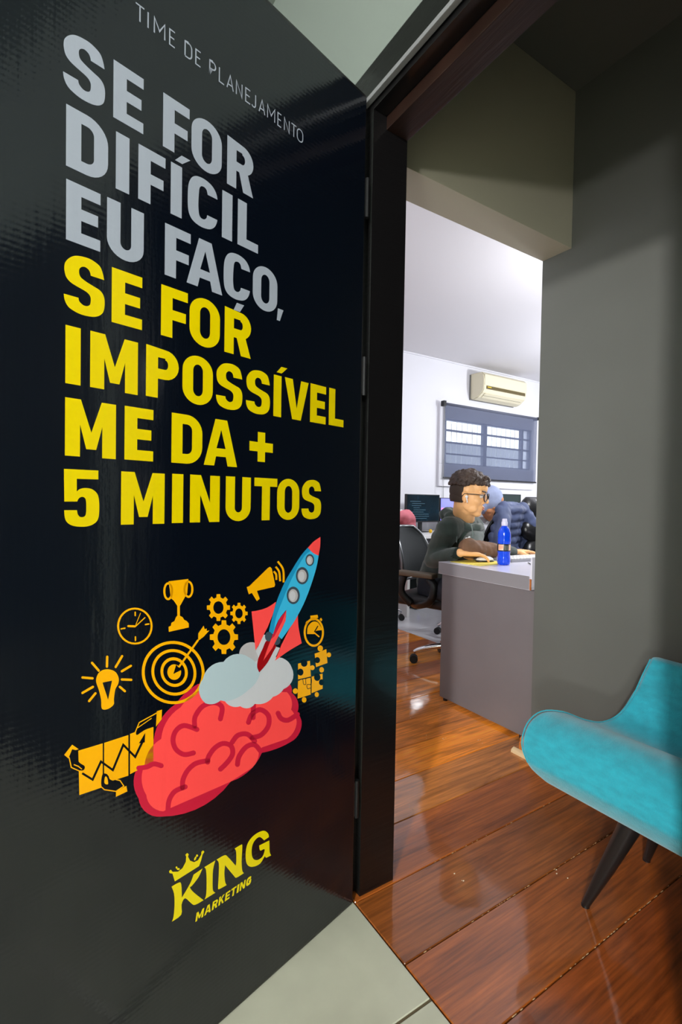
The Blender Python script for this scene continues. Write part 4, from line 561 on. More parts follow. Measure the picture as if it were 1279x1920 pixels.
('puzzle_knob','amber',2,[[(906,6919),(912,6897),(929,6880),(954,6873),(985,6875),(1015,6887),(1041,6905),(1058,6929),(1065,6954),(1059,6976),(1043,6992),(1018,6999),(987,6997),(957,6986),(931,6967),(913,6944)]]),
('puzzle_knob','amber',2,[[(1151,6605),(1156,6580),(1174,6562),(1200,6554),(1231,6556),(1262,6569),(1288,6590),(1306,6617),(1313,6645),(1307,6670),(1290,6688),(1265,6696),(1234,6694),(1203,6681),(1176,6660),(1158,6633)]]),
('puzzle_knob','amber',2,[[(1473,6734),(1478,6713),(1495,6698),(1520,6691),(1550,6694),(1580,6706),(1605,6725),(1622,6748),(1628,6772),(1623,6793),(1607,6808),(1582,6815),(1552,6812),(1522,6801),(1497,6782),(1479,6758)]]),
('puzzle_knob','amber',2,[[(2004,6318),(2010,6294),(2027,6278),(2053,6271),(2083,6274),(2114,6288),(2140,6309),(2158,6335),(2164,6362),(2159,6385),(2142,6401),(2116,6408),(2086,6405),(2055,6392),(2029,6370),(2011,6344)]]),
('puzzle_knob','amber',2,[[(1727,6033),(1732,6009),(1748,5992),(1773,5985),(1801,5988),(1830,6002),(1855,6023),(1872,6049),(1878,6077),(1873,6100),(1857,6117),(1833,6125),(1804,6121),(1775,6108),(1750,6087),(1733,6060)]]),
('puzzle_knob','amber',2,[[(1315,6042),(1320,6019),(1335,6003),(1358,5996),(1386,5999),(1413,6012),(1437,6032),(1452,6057),(1458,6082),(1454,6105),(1439,6121),(1416,6128),(1389,6125),(1361,6113),(1337,6093),(1321,6068)]]),
('puzzle_notch','black',3,[[(1294,6876),(1301,6850),(1321,6830),(1352,6821),(1388,6824),(1425,6838),(1456,6862),(1477,6890),(1485,6920),(1478,6946),(1458,6966),(1428,6975),(1392,6972),(1355,6958),(1323,6935),(1302,6906)]]),
('puzzle_notch','black',3,[[(1715,6898),(1722,6868),(1745,6846),(1779,6836),(1819,6840),(1859,6855),(1894,6881),(1917,6913),(1925,6947),(1918,6977),(1896,6998),(1863,7008),(1823,7005),(1782,6990),(1747,6964),(1724,6932)]]),
('puzzle_notch','black',3,[[(1839,6718),(1846,6688),(1866,6666),(1897,6656),(1934,6659),(1971,6675),(2003,6700),(2024,6732),(2032,6765),(2025,6795),(2005,6816),(1974,6827),(1938,6824),(1901,6809),(1869,6783),(1847,6751)]]),
('puzzle_notch','black',3,[[(1268,6451),(1276,6419),(1300,6395),(1336,6385),(1379,6389),(1421,6407),(1458,6436),(1482,6471),(1491,6508),(1484,6541),(1460,6564),(1425,6575),(1383,6571),(1340,6554),(1303,6525),(1278,6489)]]),
('puzzle_notch','black',3,[[(1144,6296),(1150,6269),(1169,6250),(1198,6241),(1232,6245),(1266,6259),(1295,6283),(1315,6313),(1322,6343),(1316,6369),(1297,6389),(1269,6397),(1235,6394),(1201,6380),(1171,6356),(1151,6327)]]),
('puzzle_joint','black',3,[[(1994,6548),(1975,6551),(1947,6556),(1917,6560),(1890,6561),(1875,6555),(1865,6542),(1858,6516),(1853,6485),(1847,6456),(1837,6433),(1820,6417),(1800,6406),(1778,6400),(1759,6400),(1745,6409),(1742,6430),(1748,6459),(1754,6490),(1756,6517),(1748,6534),(1727,6542),(1692,6547),(1653,6547),(1620,6541),(1600,6530),(1587,6509),(1580,6472),(1577,6432),(1581,6396),(1590,6375),(1605,6371),(1632,6377),(1666,6389),(1698,6399),(1723,6398),(1732,6380),(1732,6356),(1726,6329),(1715,6304),(1700,6283),(1676,6273),(1649,6272),(1623,6274),(1603,6273),(1594,6269),(1589,6256),(1588,6232),(1590,6205),(1593,6180),(1594,6163),(1594,6160),(1589,6155),(1581,6152),(1576,6154),(1575,6157),(1573,6173),(1570,6198),(1568,6226),(1570,6253),(1579,6276),(1603,6288),(1630,6289),(1656,6287),(1678,6288),(1689,6292),(1698,6305),(1707,6328),(1713,6352),(1713,6373),(1708,6383),(1695,6384),(1667,6375),(1632,6363),(1598,6355),(1573,6362),(1562,6389),(1558,6426),(1560,6469),(1569,6508),(1586,6538),(1617,6554),(1658,6561),(1700,6562),(1738,6557),(1765,6546),(1775,6524),(1773,6494),(1767,6462),(1762,6435),(1763,6420),(1771,6415),(1782,6415),(1796,6418),(1810,6426),(1821,6436),(1829,6454),(1834,6482),(1839,6513),(1847,6542),(1864,6566),(1893,6575),(1925,6575),(1956,6571),(1984,6566),(2003,6563),(2005,6562),(2007,6557),(2004,6552),(1997,6549)]]),
('trophy','amber',2,[[(5240,9218),(4841,9219),(4862,8947),(4921,8867),(4991,8757),(5010,8738),(5008,8553),(4953,8518),(4917,8461),(4868,8431),(4824,8379),(4823,8302),(5224,8292),(5231,8386),(5186,8399),(5175,8451),(5117,8473),(5083,8543),(5060,8561),(5062,8745),(5133,8852),(5191,8903),(5215,9077)]]),
('trophy_handle','amber',2,[[(5148,9026),(5150,8994),(5155,8964),(5164,8936),(5176,8913),(5190,8894),(5206,8882),(5224,8875),(5243,8874),(5262,8880),(5280,8891),(5296,8909),(5311,8931),(5323,8957),(5331,8987),(5337,9018),(5339,9050),(5338,9081),(5333,9111),(5324,9139),(5313,9162),(5299,9181),(5282,9194),(5265,9201),(5246,9202),(5228,9197),(5209,9186),(5193,9169),(5178,9146),(5166,9120),(5156,9090),(5151,9059)],[(5190,9031),(5191,9007),(5194,8984),(5198,8964),(5205,8946),(5213,8931),(5223,8921),(5233,8915),(5243,8915),(5254,8918),(5264,8927),(5274,8939),(5282,8956),(5289,8975),(5294,8997),(5298,9021),(5299,9045),(5298,9069),(5295,9092),(5290,9112),(5284,9130),(5276,9144),(5267,9155),(5256,9161),(5246,9162),(5235,9158),(5225,9150),(5215,9137),(5207,9121),(5200,9101),(5194,9079),(5191,9056)]]),
('trophy_handle','amber',2,[[(4734,9012),(4735,8981),(4741,8951),(4750,8923),(4763,8900),(4778,8882),(4795,8869),(4815,8862),(4835,8862),(4854,8868),(4874,8879),(4891,8897),(4907,8919),(4920,8945),(4929,8974),(4935,9005),(4937,9037),(4936,9068),(4931,9098),(4922,9125),(4909,9148),(4894,9167),(4877,9180),(4858,9187),(4838,9188),(4818,9183),(4799,9171),(4781,9154),(4765,9132),(4752,9106),(4742,9076),(4736,9045)],[(4778,9018),(4779,8994),(4782,8971),(4787,8950),(4794,8932),(4803,8918),(4813,8908),(4824,8902),(4835,8901),(4846,8905),(4857,8914),(4868,8926),(4876,8943),(4884,8962),(4889,8984),(4893,9008),(4894,9032),(4893,9056),(4890,9078),(4885,9099),(4878,9117),(4870,9131),(4860,9141),(4849,9147),(4838,9148),(4826,9145),(4815,9136),(4805,9124),(4796,9107),(4788,9088),(4783,9066),(4779,9042)]]),
('clock','amber',2,[[(5534,8454),(5540,8391),(5558,8333),(5587,8281),(5628,8240),(5676,8209),(5731,8190),(5791,8183),(5852,8190),(5912,8208),(5970,8238),(6023,8278),(6069,8326),(6106,8381),(6134,8441),(6152,8502),(6158,8564),(6152,8624),(6136,8680),(6109,8730),(6072,8771),(6027,8803),(5974,8825),(5917,8834),(5857,8831),(5796,8816),(5736,8789),(5681,8750),(5631,8702),(5591,8646),(5560,8584),(5541,8519)],[(5571,8461),(5576,8404),(5592,8352),(5618,8306),(5653,8268),(5696,8240),(5745,8223),(5798,8217),(5852,8222),(5906,8239),(5957,8265),(6004,8301),(6045,8344),(6079,8394),(6104,8447),(6119,8503),(6125,8559),(6120,8613),(6105,8663),(6081,8708),(6048,8745),(6008,8774),(5961,8793),(5910,8801),(5856,8799),(5802,8785),(5750,8760),(5700,8726),(5657,8683),(5621,8633),(5594,8577),(5577,8519)]]),
('clock_hand','amber',2,[[(5862,8751),(5862,8694),(5861,8689),(5854,8682),(5845,8680),(5838,8686),(5837,8690),(5838,8747),(5839,8752),(5845,8760),(5855,8761),(5861,8756)]]),
('clock_hand','amber',2,[[(5605,8516),(5669,8517),(5674,8516),(5679,8509),(5678,8500),(5670,8493),(5665,8492),(5601,8491),(5596,8492),(5591,8499),(5592,8508),(5600,8515)]]),
('clock_hand','amber',2,[[(5855,8324),(5854,8259),(5853,8254),(5847,8246),(5837,8245),(5831,8250),(5830,8254),(5830,8320),(5831,8324),(5838,8332),(5847,8334),(5854,8329)]]),
('clock_hand','amber',2,[[(6089,8493),(6023,8493),(6019,8494),(6014,8501),(6016,8510),(6023,8516),(6028,8517),(6093,8517),(6097,8516),(6102,8510),(6101,8500),(6093,8494)]]),
('clock_hand','amber',2,[[(5970,8513),(5853,8488),(5845,8488),(5835,8496),(5835,8510),(5845,8522),(5852,8524),(5969,8549),(5977,8549),(5986,8542),(5987,8528),(5977,8516)]]),
('clock_hand','amber',2,[[(5831,8500),(5670,8620),(5668,8622),(5667,8629),(5672,8635),(5680,8637),(5683,8635),(5844,8516),(5846,8513),(5846,8506),(5842,8500),(5835,8499)]]),
('clock_hand','amber',2,[[(5838,8512),(5751,8715),(5751,8717),(5752,8722),(5757,8724),(5761,8723),(5763,8721),(5850,8518),(5850,8516),(5848,8511),(5844,8509),(5840,8510)]]),
('target','amber',2,[[(4598,7733),(4552,7653),(4515,7571),(4489,7487),(4474,7404),(4472,7322),(4481,7244),(4502,7172),(4534,7106),(4577,7048),(4629,6998),(4690,6959),(4758,6929),(4831,6911),(4909,6903),(4990,6907),(5072,6921),(5155,6945),(5235,6978),(5313,7020),(5387,7070),(5456,7128),(5518,7191),(5574,7258),(5621,7330),(5660,7404),(5691,7480),(5712,7556),(5724,7631),(5725,7705),(5718,7775),(5700,7842),(5674,7903),(5638,7959),(5594,8007),(5541,8049),(5482,8081),(5416,8105),(5344,8120),(5268,8124),(5189,8118),(5107,8102),(5025,8076),(4943,8040),(4864,7995),(4789,7940),(4718,7878),(4654,7808)],[(4650,7713),(4608,7641),(4575,7566),(4551,7490),(4538,7415),(4536,7341),(4544,7271),(4563,7205),(4592,7146),(4630,7093),(4677,7048),(4732,7012),(4793,6986),(4859,6969),(4930,6962),(5003,6964),(5078,6976),(5152,6998),(5225,7028),(5296,7066),(5363,7112),(5426,7163),(5483,7221),(5533,7282),(5577,7347),(5613,7415),(5641,7484),(5660,7553),(5671,7622),(5673,7689),(5666,7753),(5650,7814),(5626,7870),(5593,7920),(5552,7965),(5505,8002),(5450,8031),(5390,8053),(5325,8066),(5256,8069),(5184,8064),(5110,8049),(5035,8025),(4961,7992),(4890,7950),(4822,7901),(4758,7844),(4700,7781)]]),
('target','amber',2,[[(4718,7629),(4690,7569),(4669,7508),(4656,7447),(4651,7387),(4654,7329),(4665,7276),(4685,7226),(4712,7182),(4746,7144),(4786,7114),(4832,7090),(4883,7074),(4937,7067),(4994,7067),(5052,7075),(5111,7091),(5170,7114),(5227,7143),(5282,7179),(5333,7221),(5380,7267),(5423,7317),(5460,7370),(5491,7425),(5516,7482),(5535,7539),(5546,7596),(5550,7652),(5547,7705),(5537,7755),(5520,7802),(5496,7844),(5466,7882),(5430,7913),(5388,7938),(5342,7956),(5291,7968),(5237,7971),(5181,7968),(5123,7956),(5064,7937),(5005,7911),(4948,7878),(4893,7838),(4842,7793),(4795,7742),(4754,7687)],[(4770,7616),(4745,7563),(4727,7510),(4715,7456),(4711,7404),(4714,7354),(4724,7307),(4741,7264),(4764,7226),(4794,7193),(4829,7166),(4868,7145),(4912,7131),(4960,7124),(5009,7124),(5060,7131),(5112,7145),(5163,7165),(5213,7190),(5261,7222),(5306,7258),(5347,7298),(5385,7342),(5418,7389),(5445,7437),(5467,7487),(5484,7538),(5494,7588),(5497,7637),(5495,7683),(5486,7728),(5471,7769),(5450,7806),(5424,7839),(5392,7866),(5355,7888),(5315,7904),(5270,7913),(5223,7916),(5173,7913),(5122,7903),(5071,7886),(5020,7863),(4970,7833),(4922,7798),(4878,7759),(4837,7714),(4801,7666)]]),
('target','amber',2,[[(4849,7538),(4838,7492),(4833,7447),(4836,7404),(4845,7363),(4861,7328),(4883,7297),(4911,7272),(4944,7253),(4981,7242),(5021,7238),(5063,7240),(5105,7250),(5148,7267),(5190,7290),(5229,7318),(5265,7352),(5298,7389),(5325,7430),(5348,7473),(5365,7517),(5375,7561),(5379,7604),(5377,7646),(5368,7684),(5354,7719),(5333,7749),(5307,7774),(5276,7794),(5241,7806),(5202,7812),(5162,7812),(5119,7804),(5076,7789),(5034,7768),(4993,7740),(4956,7707),(4921,7670),(4892,7628),(4868,7584)],[(4905,7536),(4896,7499),(4892,7464),(4894,7429),(4901,7397),(4914,7369),(4931,7344),(4953,7324),(4979,7310),(5008,7300),(5039,7297),(5073,7299),(5107,7307),(5140,7320),(5174,7338),(5205,7361),(5234,7387),(5260,7417),(5282,7449),(5300,7484),(5313,7519),(5322,7554),(5325,7589),(5323,7622),(5317,7653),(5305,7681),(5288,7705),(5267,7725),(5243,7740),(5215,7750),(5184,7755),(5152,7754),(5118,7748),(5084,7736),(5051,7719),(5018,7697),(4988,7670),(4961,7640),(4938,7607),(4919,7572)]]),
('bullseye','amber',2,[[(4971,7492),(4974,7461),(4984,7432),(5001,7408),(5022,7391),(5049,7380),(5078,7377),(5109,7381),(5139,7393),(5168,7411),(5194,7435),(5216,7463),(5232,7494),(5242,7527),(5246,7560),(5243,7592),(5233,7620),(5217,7643),(5196,7661),(5171,7672),(5142,7676),(5111,7672),(5081,7661),(5051,7644),(5025,7620),(5002,7592),(4986,7560),(4975,7526)]]),
('arrow','amber',3,[[(5038,7546),(4600,8014),(4635,8044),(5071,7576)]]),
('arrow_head','black',4,[[(5128,7497),(5074,7657),(5038,7605),(4972,7563),(4978,7532)]]),
('arrow_feather','amber',3,[[(4622,8019),(4619,8153),(4506,8279),(4480,8206),(4436,8214),(4436,8164),(4376,8165),(4504,8063),(4587,8023)]]),
('light_bulb','amber',2,[[(6492,7718),(6492,7744),(6488,7768),(6482,7790),(6474,7809),(6465,7826),(6454,7841),(6440,7853),(6425,7863),(6408,7871),(6391,7876),(6372,7878),(6352,7878),(6331,7876),(6309,7871),(6287,7864),(6266,7855),(6243,7843),(6220,7829),(6200,7813),(6182,7795),(6166,7775),(6153,7752),(6142,7728),(6133,7705),(6126,7682),(6123,7661),(6122,7641),(6123,7622),(6127,7603),(6132,7584),(6139,7567),(6149,7552),(6160,7536),(6171,7519),(6180,7498),(6186,7471),(6191,7439),(6195,7406),(6199,7374),(6202,7346),(6202,7322),(6201,7300),(6199,7281),(6200,7264),(6207,7248),(6220,7234),(6239,7222),(6260,7212),(6282,7205),(6302,7202),(6322,7202),(6344,7204),(6365,7210),(6383,7221),(6396,7236),(6404,7259),(6407,7287),(6407,7320),(6408,7353),(6410,7386),(6416,7418),(6422,7451),(6429,7484),(6437,7518),(6445,7551),(6455,7585),(6466,7620),(6478,7655),(6487,7688)],[(6390,7668),(6235,7661),(6298,7358)]]),
('light_ray','amber',2,[[(6336,8087),(6339,7922),(6338,7914),(6327,7901),(6313,7897),(6303,7905),(6301,7912),(6298,8078),(6300,8086),(6310,8099),(6324,8102),(6335,8094)]]),
('light_ray','amber',2,[[(6571,8028),(6464,7872),(6459,7866),(6445,7861),(6434,7868),(6433,7882),(6436,7890),(6543,8046),(6549,8052),(6563,8056),(6573,8049),(6574,8035)]]),
('light_ray','amber',2,[[(6087,8051),(6193,7891),(6196,7884),(6192,7869),(6179,7858),(6165,7858),(6160,7863),(6053,8023),(6050,8030),(6054,8046),(6067,8056),(6082,8056)]]),
('light_ray','amber',2,[[(5929,7855),(6084,7798),(6090,7794),(6093,7780),(6086,7765),(6071,7758),(6064,7759),(5908,7816),(5902,7820),(5898,7834),(5906,7849),(5921,7856)]]),
('light_ray','amber',2,[[(5910,7611),(6072,7658),(6080,7659),(6091,7652),(6091,7636),(6081,7623),(6074,7619),(5911,7570),(5903,7570),(5892,7577),(5891,7593),(5902,7607)]]),
('light_ray','amber',2,[[(6118,7510),(6031,7412),(6024,7406),(6008,7403),(5999,7412),(6000,7428),(6005,7435),(6093,7533),(6100,7539),(6115,7542),(6124,7533),(6123,7517)]]),
('light_ray','amber',2,[[(6704,7815),(6548,7761),(6541,7760),(6530,7767),(6529,7781),(6538,7795),(6545,7799),(6701,7852),(6708,7852),(6718,7846),(6719,7832),(6710,7818)]]),
('light_ray','amber',2,[[(6692,7565),(6531,7619),(6526,7623),(6522,7636),(6529,7651),(6543,7658),(6550,7658),(6710,7602),(6715,7599),(6718,7586),(6712,7572),(6699,7564)]]),
('light_ray','amber',2,[[(6585,7405),(6485,7506),(6482,7511),(6484,7526),(6494,7539),(6508,7541),(6514,7538),(6613,7438),(6616,7432),(6615,7417),(6604,7405),(6590,7402)]]),
('chart_sheet','amber',2,[[(6758,6669),(6380,6653),(6376,5917),(6739,5941)]]),
('chart_sheet','amber',2,[[(6357,6652),(5953,6646),(5948,5936),(6353,5970)]]),
('chart_sheet','amber',2,[[(5924,6654),(5503,6680),(5497,5999),(5919,5950)]]),
('chart_line','black',4,[[(6708,6270),(6531,6082),(6402,6331),(6206,6109),(6035,6473),(5827,6186),(5683,6434),(5718,6462),(5838,6254),(6048,6542),(6222,6170),(6415,6389),(6546,6138),(6691,6293)]]),
('chart_arrow','black',4,[[(5656,6582),(5768,6435),(5663,6416)]]),
('hand','black',3,[[(6888,6700),(6876,6723),(6854,6734),(6828,6736),(6802,6728),(6783,6712),(6774,6683),(6770,6639),(6769,6589),(6766,6541),(6757,6500),(6741,6469),(6718,6442),(6695,6419),(6674,6398),(6662,6379),(6659,6361),(6661,6344),(6668,6331),(6679,6323),(6694,6323),(6715,6331),(6743,6345),(6773,6365),(6802,6392),(6825,6426),(6845,6474),(6863,6536),(6878,6601),(6887,6660)]]),
('hand_outline','amber',4,[[(6901,6610),(6869,6437),(6690,6280),(6687,6278),(6682,6278),(6679,6283),(6681,6290),(6684,6293),(6855,6444),(6886,6608),(6887,6612),(6892,6617),(6898,6618),(6901,6614)]]),
('sleeve','amber',4,[[(6966,6680),(6851,6800),(6752,6691),(6795,6693),(6851,6727),(6905,6600)]]),
('thumb','amber',4,[[(6822,6460),(6761,6410),(6714,6352),(6712,6349),(6706,6348),(6702,6351),(6703,6358),(6705,6361),(6753,6422),(6816,6474),(6819,6476),(6825,6475),(6827,6470),(6825,6463)]]),
('hand','black',3,[[(6384,6130),(6371,6141),(6352,6138),(6330,6126),(6309,6109),(6292,6093),(6283,6077),(6279,6057),(6275,6035),(6266,6011),(6247,5987),(6213,5960),(6167,5930),(6117,5900),(6071,5871),(6037,5846),(6015,5823),(6000,5802),(5992,5784),(5992,5769),(6000,5758),(6019,5750),(6047,5746),(6082,5745),(6120,5750),(6159,5761),(6204,5779),(6255,5804),(6307,5833),(6351,5866),(6382,5902),(6398,5946),(6403,5999),(6400,6054),(6393,6100)]]),
('hand_outline','amber',4,[[(6398,5920),(6352,5856),(6157,5743),(6013,5779),(6085,5917),(6209,5997),(6287,6098),(6290,6101),(6296,6103),(6300,6099),(6300,6092),(6298,6089),(6217,5984),(6096,5905),(6038,5795),(6161,5764),(6345,5870),(6387,5928),(6390,5931),(6396,5933),(6400,5930),(6400,5923)]]),
('sleeve','amber',4,[[(6159,5747),(5983,5776),(5964,5670),(6159,5660)]]),
('thumb','amber',4,[[(6349,5976),(6352,5994),(6351,6018),(6348,6043),(6344,6064),(6340,6077),(6334,6081),(6327,6078),(6319,6071),(6312,6059),(6306,6046),(6300,6026),(6295,6000),(6291,5972),(6289,5948),(6291,5934),(6299,5932),(6313,5937),(6328,5947),(6341,5961)]]),
('hand','black',3,[[(5807,6688),(5797,6708),(5785,6728),(5768,6749),(5746,6769),(5715,6786),(5669,6805),(5609,6826),(5545,6845),(5487,6855),(5446,6851),(5423,6826),(5410,6784),(5408,6734),(5416,6689),(5433,6657),(5464,6642),(5509,6638),(5562,6639),(5613,6640),(5657,6637),(5694,6628),(5729,6616),(5761,6604),(5787,6596),(5806,6596),(5817,6606),(5822,6623),(5821,6644),(5815,6667)]]),
('hand_outline','amber',4,[[(5824,6653),(5756,6793),(5422,6865),(5419,6866),(5417,6873),(5420,6880),(5428,6885),(5431,6885),(5771,6811),(5841,6666),(5842,6663),(5839,6656),(5833,6651),(5826,6651)]]),
('sleeve','amber',4,[[(5443,6902),(5344,6902),(5350,6725),(5456,6627)]]),
('thumb','amber',4,[[(5785,6711),(5539,6798),(5537,6800),(5536,6805),(5539,6811),(5545,6814),(5548,6813),(5793,6726),(5795,6724),(5796,6719),(5793,6714),(5787,6711)]]),
('logo_letter','logoyellow',2,[[(5123,3515),(5084,3515),(5028,3515),(4982,3509),(4955,3501),(4938,3486),(4926,3449),(4917,3364),(4913,3257),(4910,3180),(4863,3225),(4796,3291),(4740,3352),(4705,3405),(4682,3453),(4667,3487),(4609,3491),(4529,3496),(4470,3500),(4491,3467),(4521,3419),(4557,3376),(4603,3341),(4655,3310),(4697,3288),(4723,3283),(4738,3285),(4739,3273),(4724,3238),(4695,3188),(4652,3125),(4583,3033),(4500,2927),(4440,2850),(4493,2853),(4566,2857),(4627,2870),(4662,2890),(4686,2918),(4714,2956),(4756,3017),(4803,3088),(4843,3130),(4874,3125),(4898,3092),(4915,3048),(4914,2986),(4906,2912),(4919,2857),(4977,2839),(5055,2840),(5111,2843),(5101,2857),(5089,2879),(5077,2917),(5069,2979),(5062,3057),(5059,3135),(5060,3209),(5063,3283),(5072,3352),(5088,3416),(5109,3474)]]),
('logo_letter','logoyellow',2,[[(4430,3504),(4357,3504),(4255,3504),(4180,3504),(4195,3467),(4215,3413),(4231,3345),(4238,3256),(4239,3153),(4239,3065),(4237,3003),(4234,2955),(4225,2915),(4208,2883),(4187,2859),(4171,2843),(4245,2845),(4346,2849),(4418,2851),(4407,2867),(4392,2894),(4381,2946),(4376,3041),(4376,3161),(4378,3265),(4382,3337),(4388,3392),(4396,3436),(4407,3469),(4421,3490)]]),
('logo_letter','logoyellow',2,[[(4152,3505),(4103,3506),(4034,3505),(3975,3498),(3944,3487),(3923,3470),(3890,3428),(3825,3335),(3746,3217),(3689,3131),(3684,3146),(3677,3169),(3673,3207),(3673,3273),(3675,3355),(3681,3422),(3693,3463),(3708,3489),(3719,3506),(3674,3506),(3611,3507),(3561,3503),(3538,3501),(3529,3495),(3525,3458),(3527,3367),(3534,3244),(3538,3134),(3534,3053),(3527,2985),(3517,2931),(3503,2893),(3487,2869),(3475,2854),(3528,2854),(3601,2854),(3660,2861),(3684,2869),(3695,2882),(3724,2929),(3795,3040),(3885,3181),(3948,3283),(3953,3239),(3960,3177),(3963,3114),(3959,3053),(3952,2991),(3943,2938),(3931,2897),(3916,2865),(3906,2844),(3959,2848),(4031,2854),(4085,2864),(4106,2875),(4109,2890),(4109,2919),(4108,2969),(4104,3034),(4100,3109),(4096,3203),(4093,3308),(4097,3394),(4113,3448),(4136,3483)]]),
('logo_letter','logoyellow',2,[[(2809,3292),(2812,3315),(2817,3347),(2833,3383),(2862,3423),(2901,3466),(2946,3501),(2998,3523),(3055,3536),(3111,3542),(3167,3543),(3222,3537),(3271,3523),(3316,3503),(3356,3476),(3388,3442),(3410,3399),(3424,3348),(3433,3293),(3436,3229),(3435,3159),(3427,3096),(3414,3044),(3395,2998),(3368,2956),(3331,2918),(3286,2884),(3234,2858),(3173,2837),(3105,2824),(3045,2825),(2996,2851),(2955,2891),(2923,2915),(2906,2908),(2898,2885),(2880,2865),(2835,2856),(2779,2849),(2739,2844),(2751,2868),(2769,2904),(2783,2953),(2789,3029),(2791,3118),(2796,3185),(2797,3209),(2801,3211),(2830,3213),(2907,3223),(3007,3233),(3079,3240),(3075,3204),(3067,3154),(3050,3115),(3015,3101),(2972,3098),(2939,3091),(2926,3074),(2924,3054),(2930,3030),(2943,2999),(2963,2964),(2992,2941),(3033,2933),(3082,2935),(3129,2947),(3169,2969),(3207,3000),(3237,3038),(3259,3084),(3273,3137),(3279,3191),(3279,3247),(3271,3305),(3255,3352),(3230,3386),(3198,3411),(3163,3426),(3129,3433),(3092,3431),(3055,3415),(3014,3376),(2972,3324),(2943,3286),(2903,3288),(2849,3290)]]),
('logo_crown','logoyellow',2,[[(5058,3576),(5106,3751),(5166,3794),(5177,3837),(5141,3846),(5106,3785),(4994,3727),(4902,3743),(4834,3831),(4827,3924),(4846,3969),(4810,3985),(4774,3943),(4789,3904),(4745,3803),(4659,3727),(4572,3720),(4502,3792),(4501,3847),(4463,3855),(4434,3810),(4473,3777),(4505,3675),(4548,3589)]]),
('logo_crown_ball','logoyellow',2,[[(5007,3814),(5010,3805),(5016,3801),(5026,3803),(5035,3811),(5042,3822),(5044,3834),(5042,3843),(5035,3847),(5026,3845),(5017,3837),(5010,3826)],[(4958,3756),(4962,3749),(4973,3748),(4988,3754),(5004,3765),(5015,3778),(5019,3790),(5015,3798),(5004,3798),(4989,3793),(4973,3781),(4962,3768)],[(4573,3809),(4576,3799),(4584,3795),(4594,3797),(4605,3806),(4614,3819),(4617,3833),(4614,3843),(4606,3847),(4595,3845),(4584,3836),(4576,3823)],[(4615,3770),(4627,3757),(4640,3752),(4652,3756),(4658,3769),(4658,3786),(4651,3803),(4640,3816),(4627,3821),(4615,3817),(4609,3804),(4609,3787)]]),
]

for name, col, layer, cs in ART:
    o = decal(name, [[(x/1e4, z/1e4) for x, z in c] for c in cs], col, layer)

# ================================================================ OBJECTS
# ---- teal lounge chair: closed shell, rolled front lip, concave seat, low back
ch = empty('lounge_chair', (1.40, .50, 0), 'turquoise velvet lounge chair with rolled front lip and black tapered legs', 'chair')
YC = .50
# profile stations (x, z, half width) for the upper skin and the matching under skin
UP = [(1.205, .335, .375), (1.212, .375, .402), (1.245, .425, .410), (1.300, .452, .402), (1.365, .447, .375), (1.43, .420, .345), (1.49, .408, .322), (1.545, .430, .300), (1.585, .485, .282), (1.612, .55, .268), (1.63, .598, .256)]
LO = [(1.235, .290, .34), (1.29, .262, .33), (1.35, .262, .33), (1.41, .275, .32), (1.47, .300, .31), (1.535, .330, .295), (1.59, .365, .29), (1.635, .42, .284), (1.662, .49, .275), (1.676, .55, .266), (1.672, .600, .254)]
bm = NB(); NW = 18
def srow(st, up):
    x, z, hw = st; out = []
    for k in range(NW+1):
        t = -1+2*k/NW; tt = math.sin(t*math.pi/2)
        e = 1-abs(tt)**8
        crown = (.016*(1-tt*tt)) if up else 0
        dip = 0
        out.append(bm.verts.new((x+(.012*(tt*tt) if z > .5 else 0), YC+tt*hw, z+(-.02*(1-tt*tt) if (up and 1.38 < x < 1.58) else 0)+crown*(.4 if x < 1.4 else 0))))
    return out
up3 = [V(p) for p in UP]; lo3 = [V(p) for p in LO]
loop = [tuple(p) for p in crom(up3, 4)]; lo_ = [tuple(p) for p in crom(lo3, 4)]
ring = loop + lo_[::-1]
rows = [srow(s, i < len(loop)) for i, s in enumerate(ring)]
nR = len(rows)
for i in range(nR):
    a, b = rows[i], rows[(i+1) % nR]
    for k in range(NW): bm.faces.new((a[k], a[k+1], b[k+1], b[k]))
# close both sides with strips between the upper and lower skins, bulging outward
nu = len(loop)
for side, k in ((-1, 0), (1, NW)):
    U = [rows[i][k] for i in range(nu)]; Lw = [rows[nR-1-i][k] for i in range(nu)]
    mid = []
    for u, l in zip(U, Lw):
        d = (u.co-l.co).length; mid.append(bm.verts.new((u.co+l.co)/2+V((0, side*min(.35*d, .045), 0))))
    for i in range(nu-1):
        bm.faces.new((U[i], U[i+1], mid[i+1], mid[i])); bm.faces.new((mid[i], mid[i+1], Lw[i+1], Lw[i]))
    bm.faces.new((U[0], mid[0], Lw[0])); bm.faces.new((U[-1], Lw[-1], mid[-1]))
sh = build('shell', bm, M_TEAL, ch, smooth=True)
ss = sh.modifiers.new('s', 'SUBSURF'); ss.levels = 1; ss.render_levels = 1
def seatz(x): return float(np.interp(x, [p[0] for p in UP], [p[1] for p in UP]))
for (bx, by) in ((1.56, .57), (1.56, .43), (1.44, .50)):
    b_ = NB(); bmesh.ops.create_uvsphere(b_, u_segments=16, v_segments=8, radius=1)
    nrm = V((-.6, 0, .8)) if bx > 1.5 else V((0, 0, 1)); zz = seatz(bx)-.012
    for v in b_.verts: v.co = frameM((bx, by, zz), (0, 1, 0), zdir=nrm) @ V((v.co.x*.013, v.co.y*.013, v.co.z*.006))
    build('button', b_, M_TEAL, ch, smooth=True)
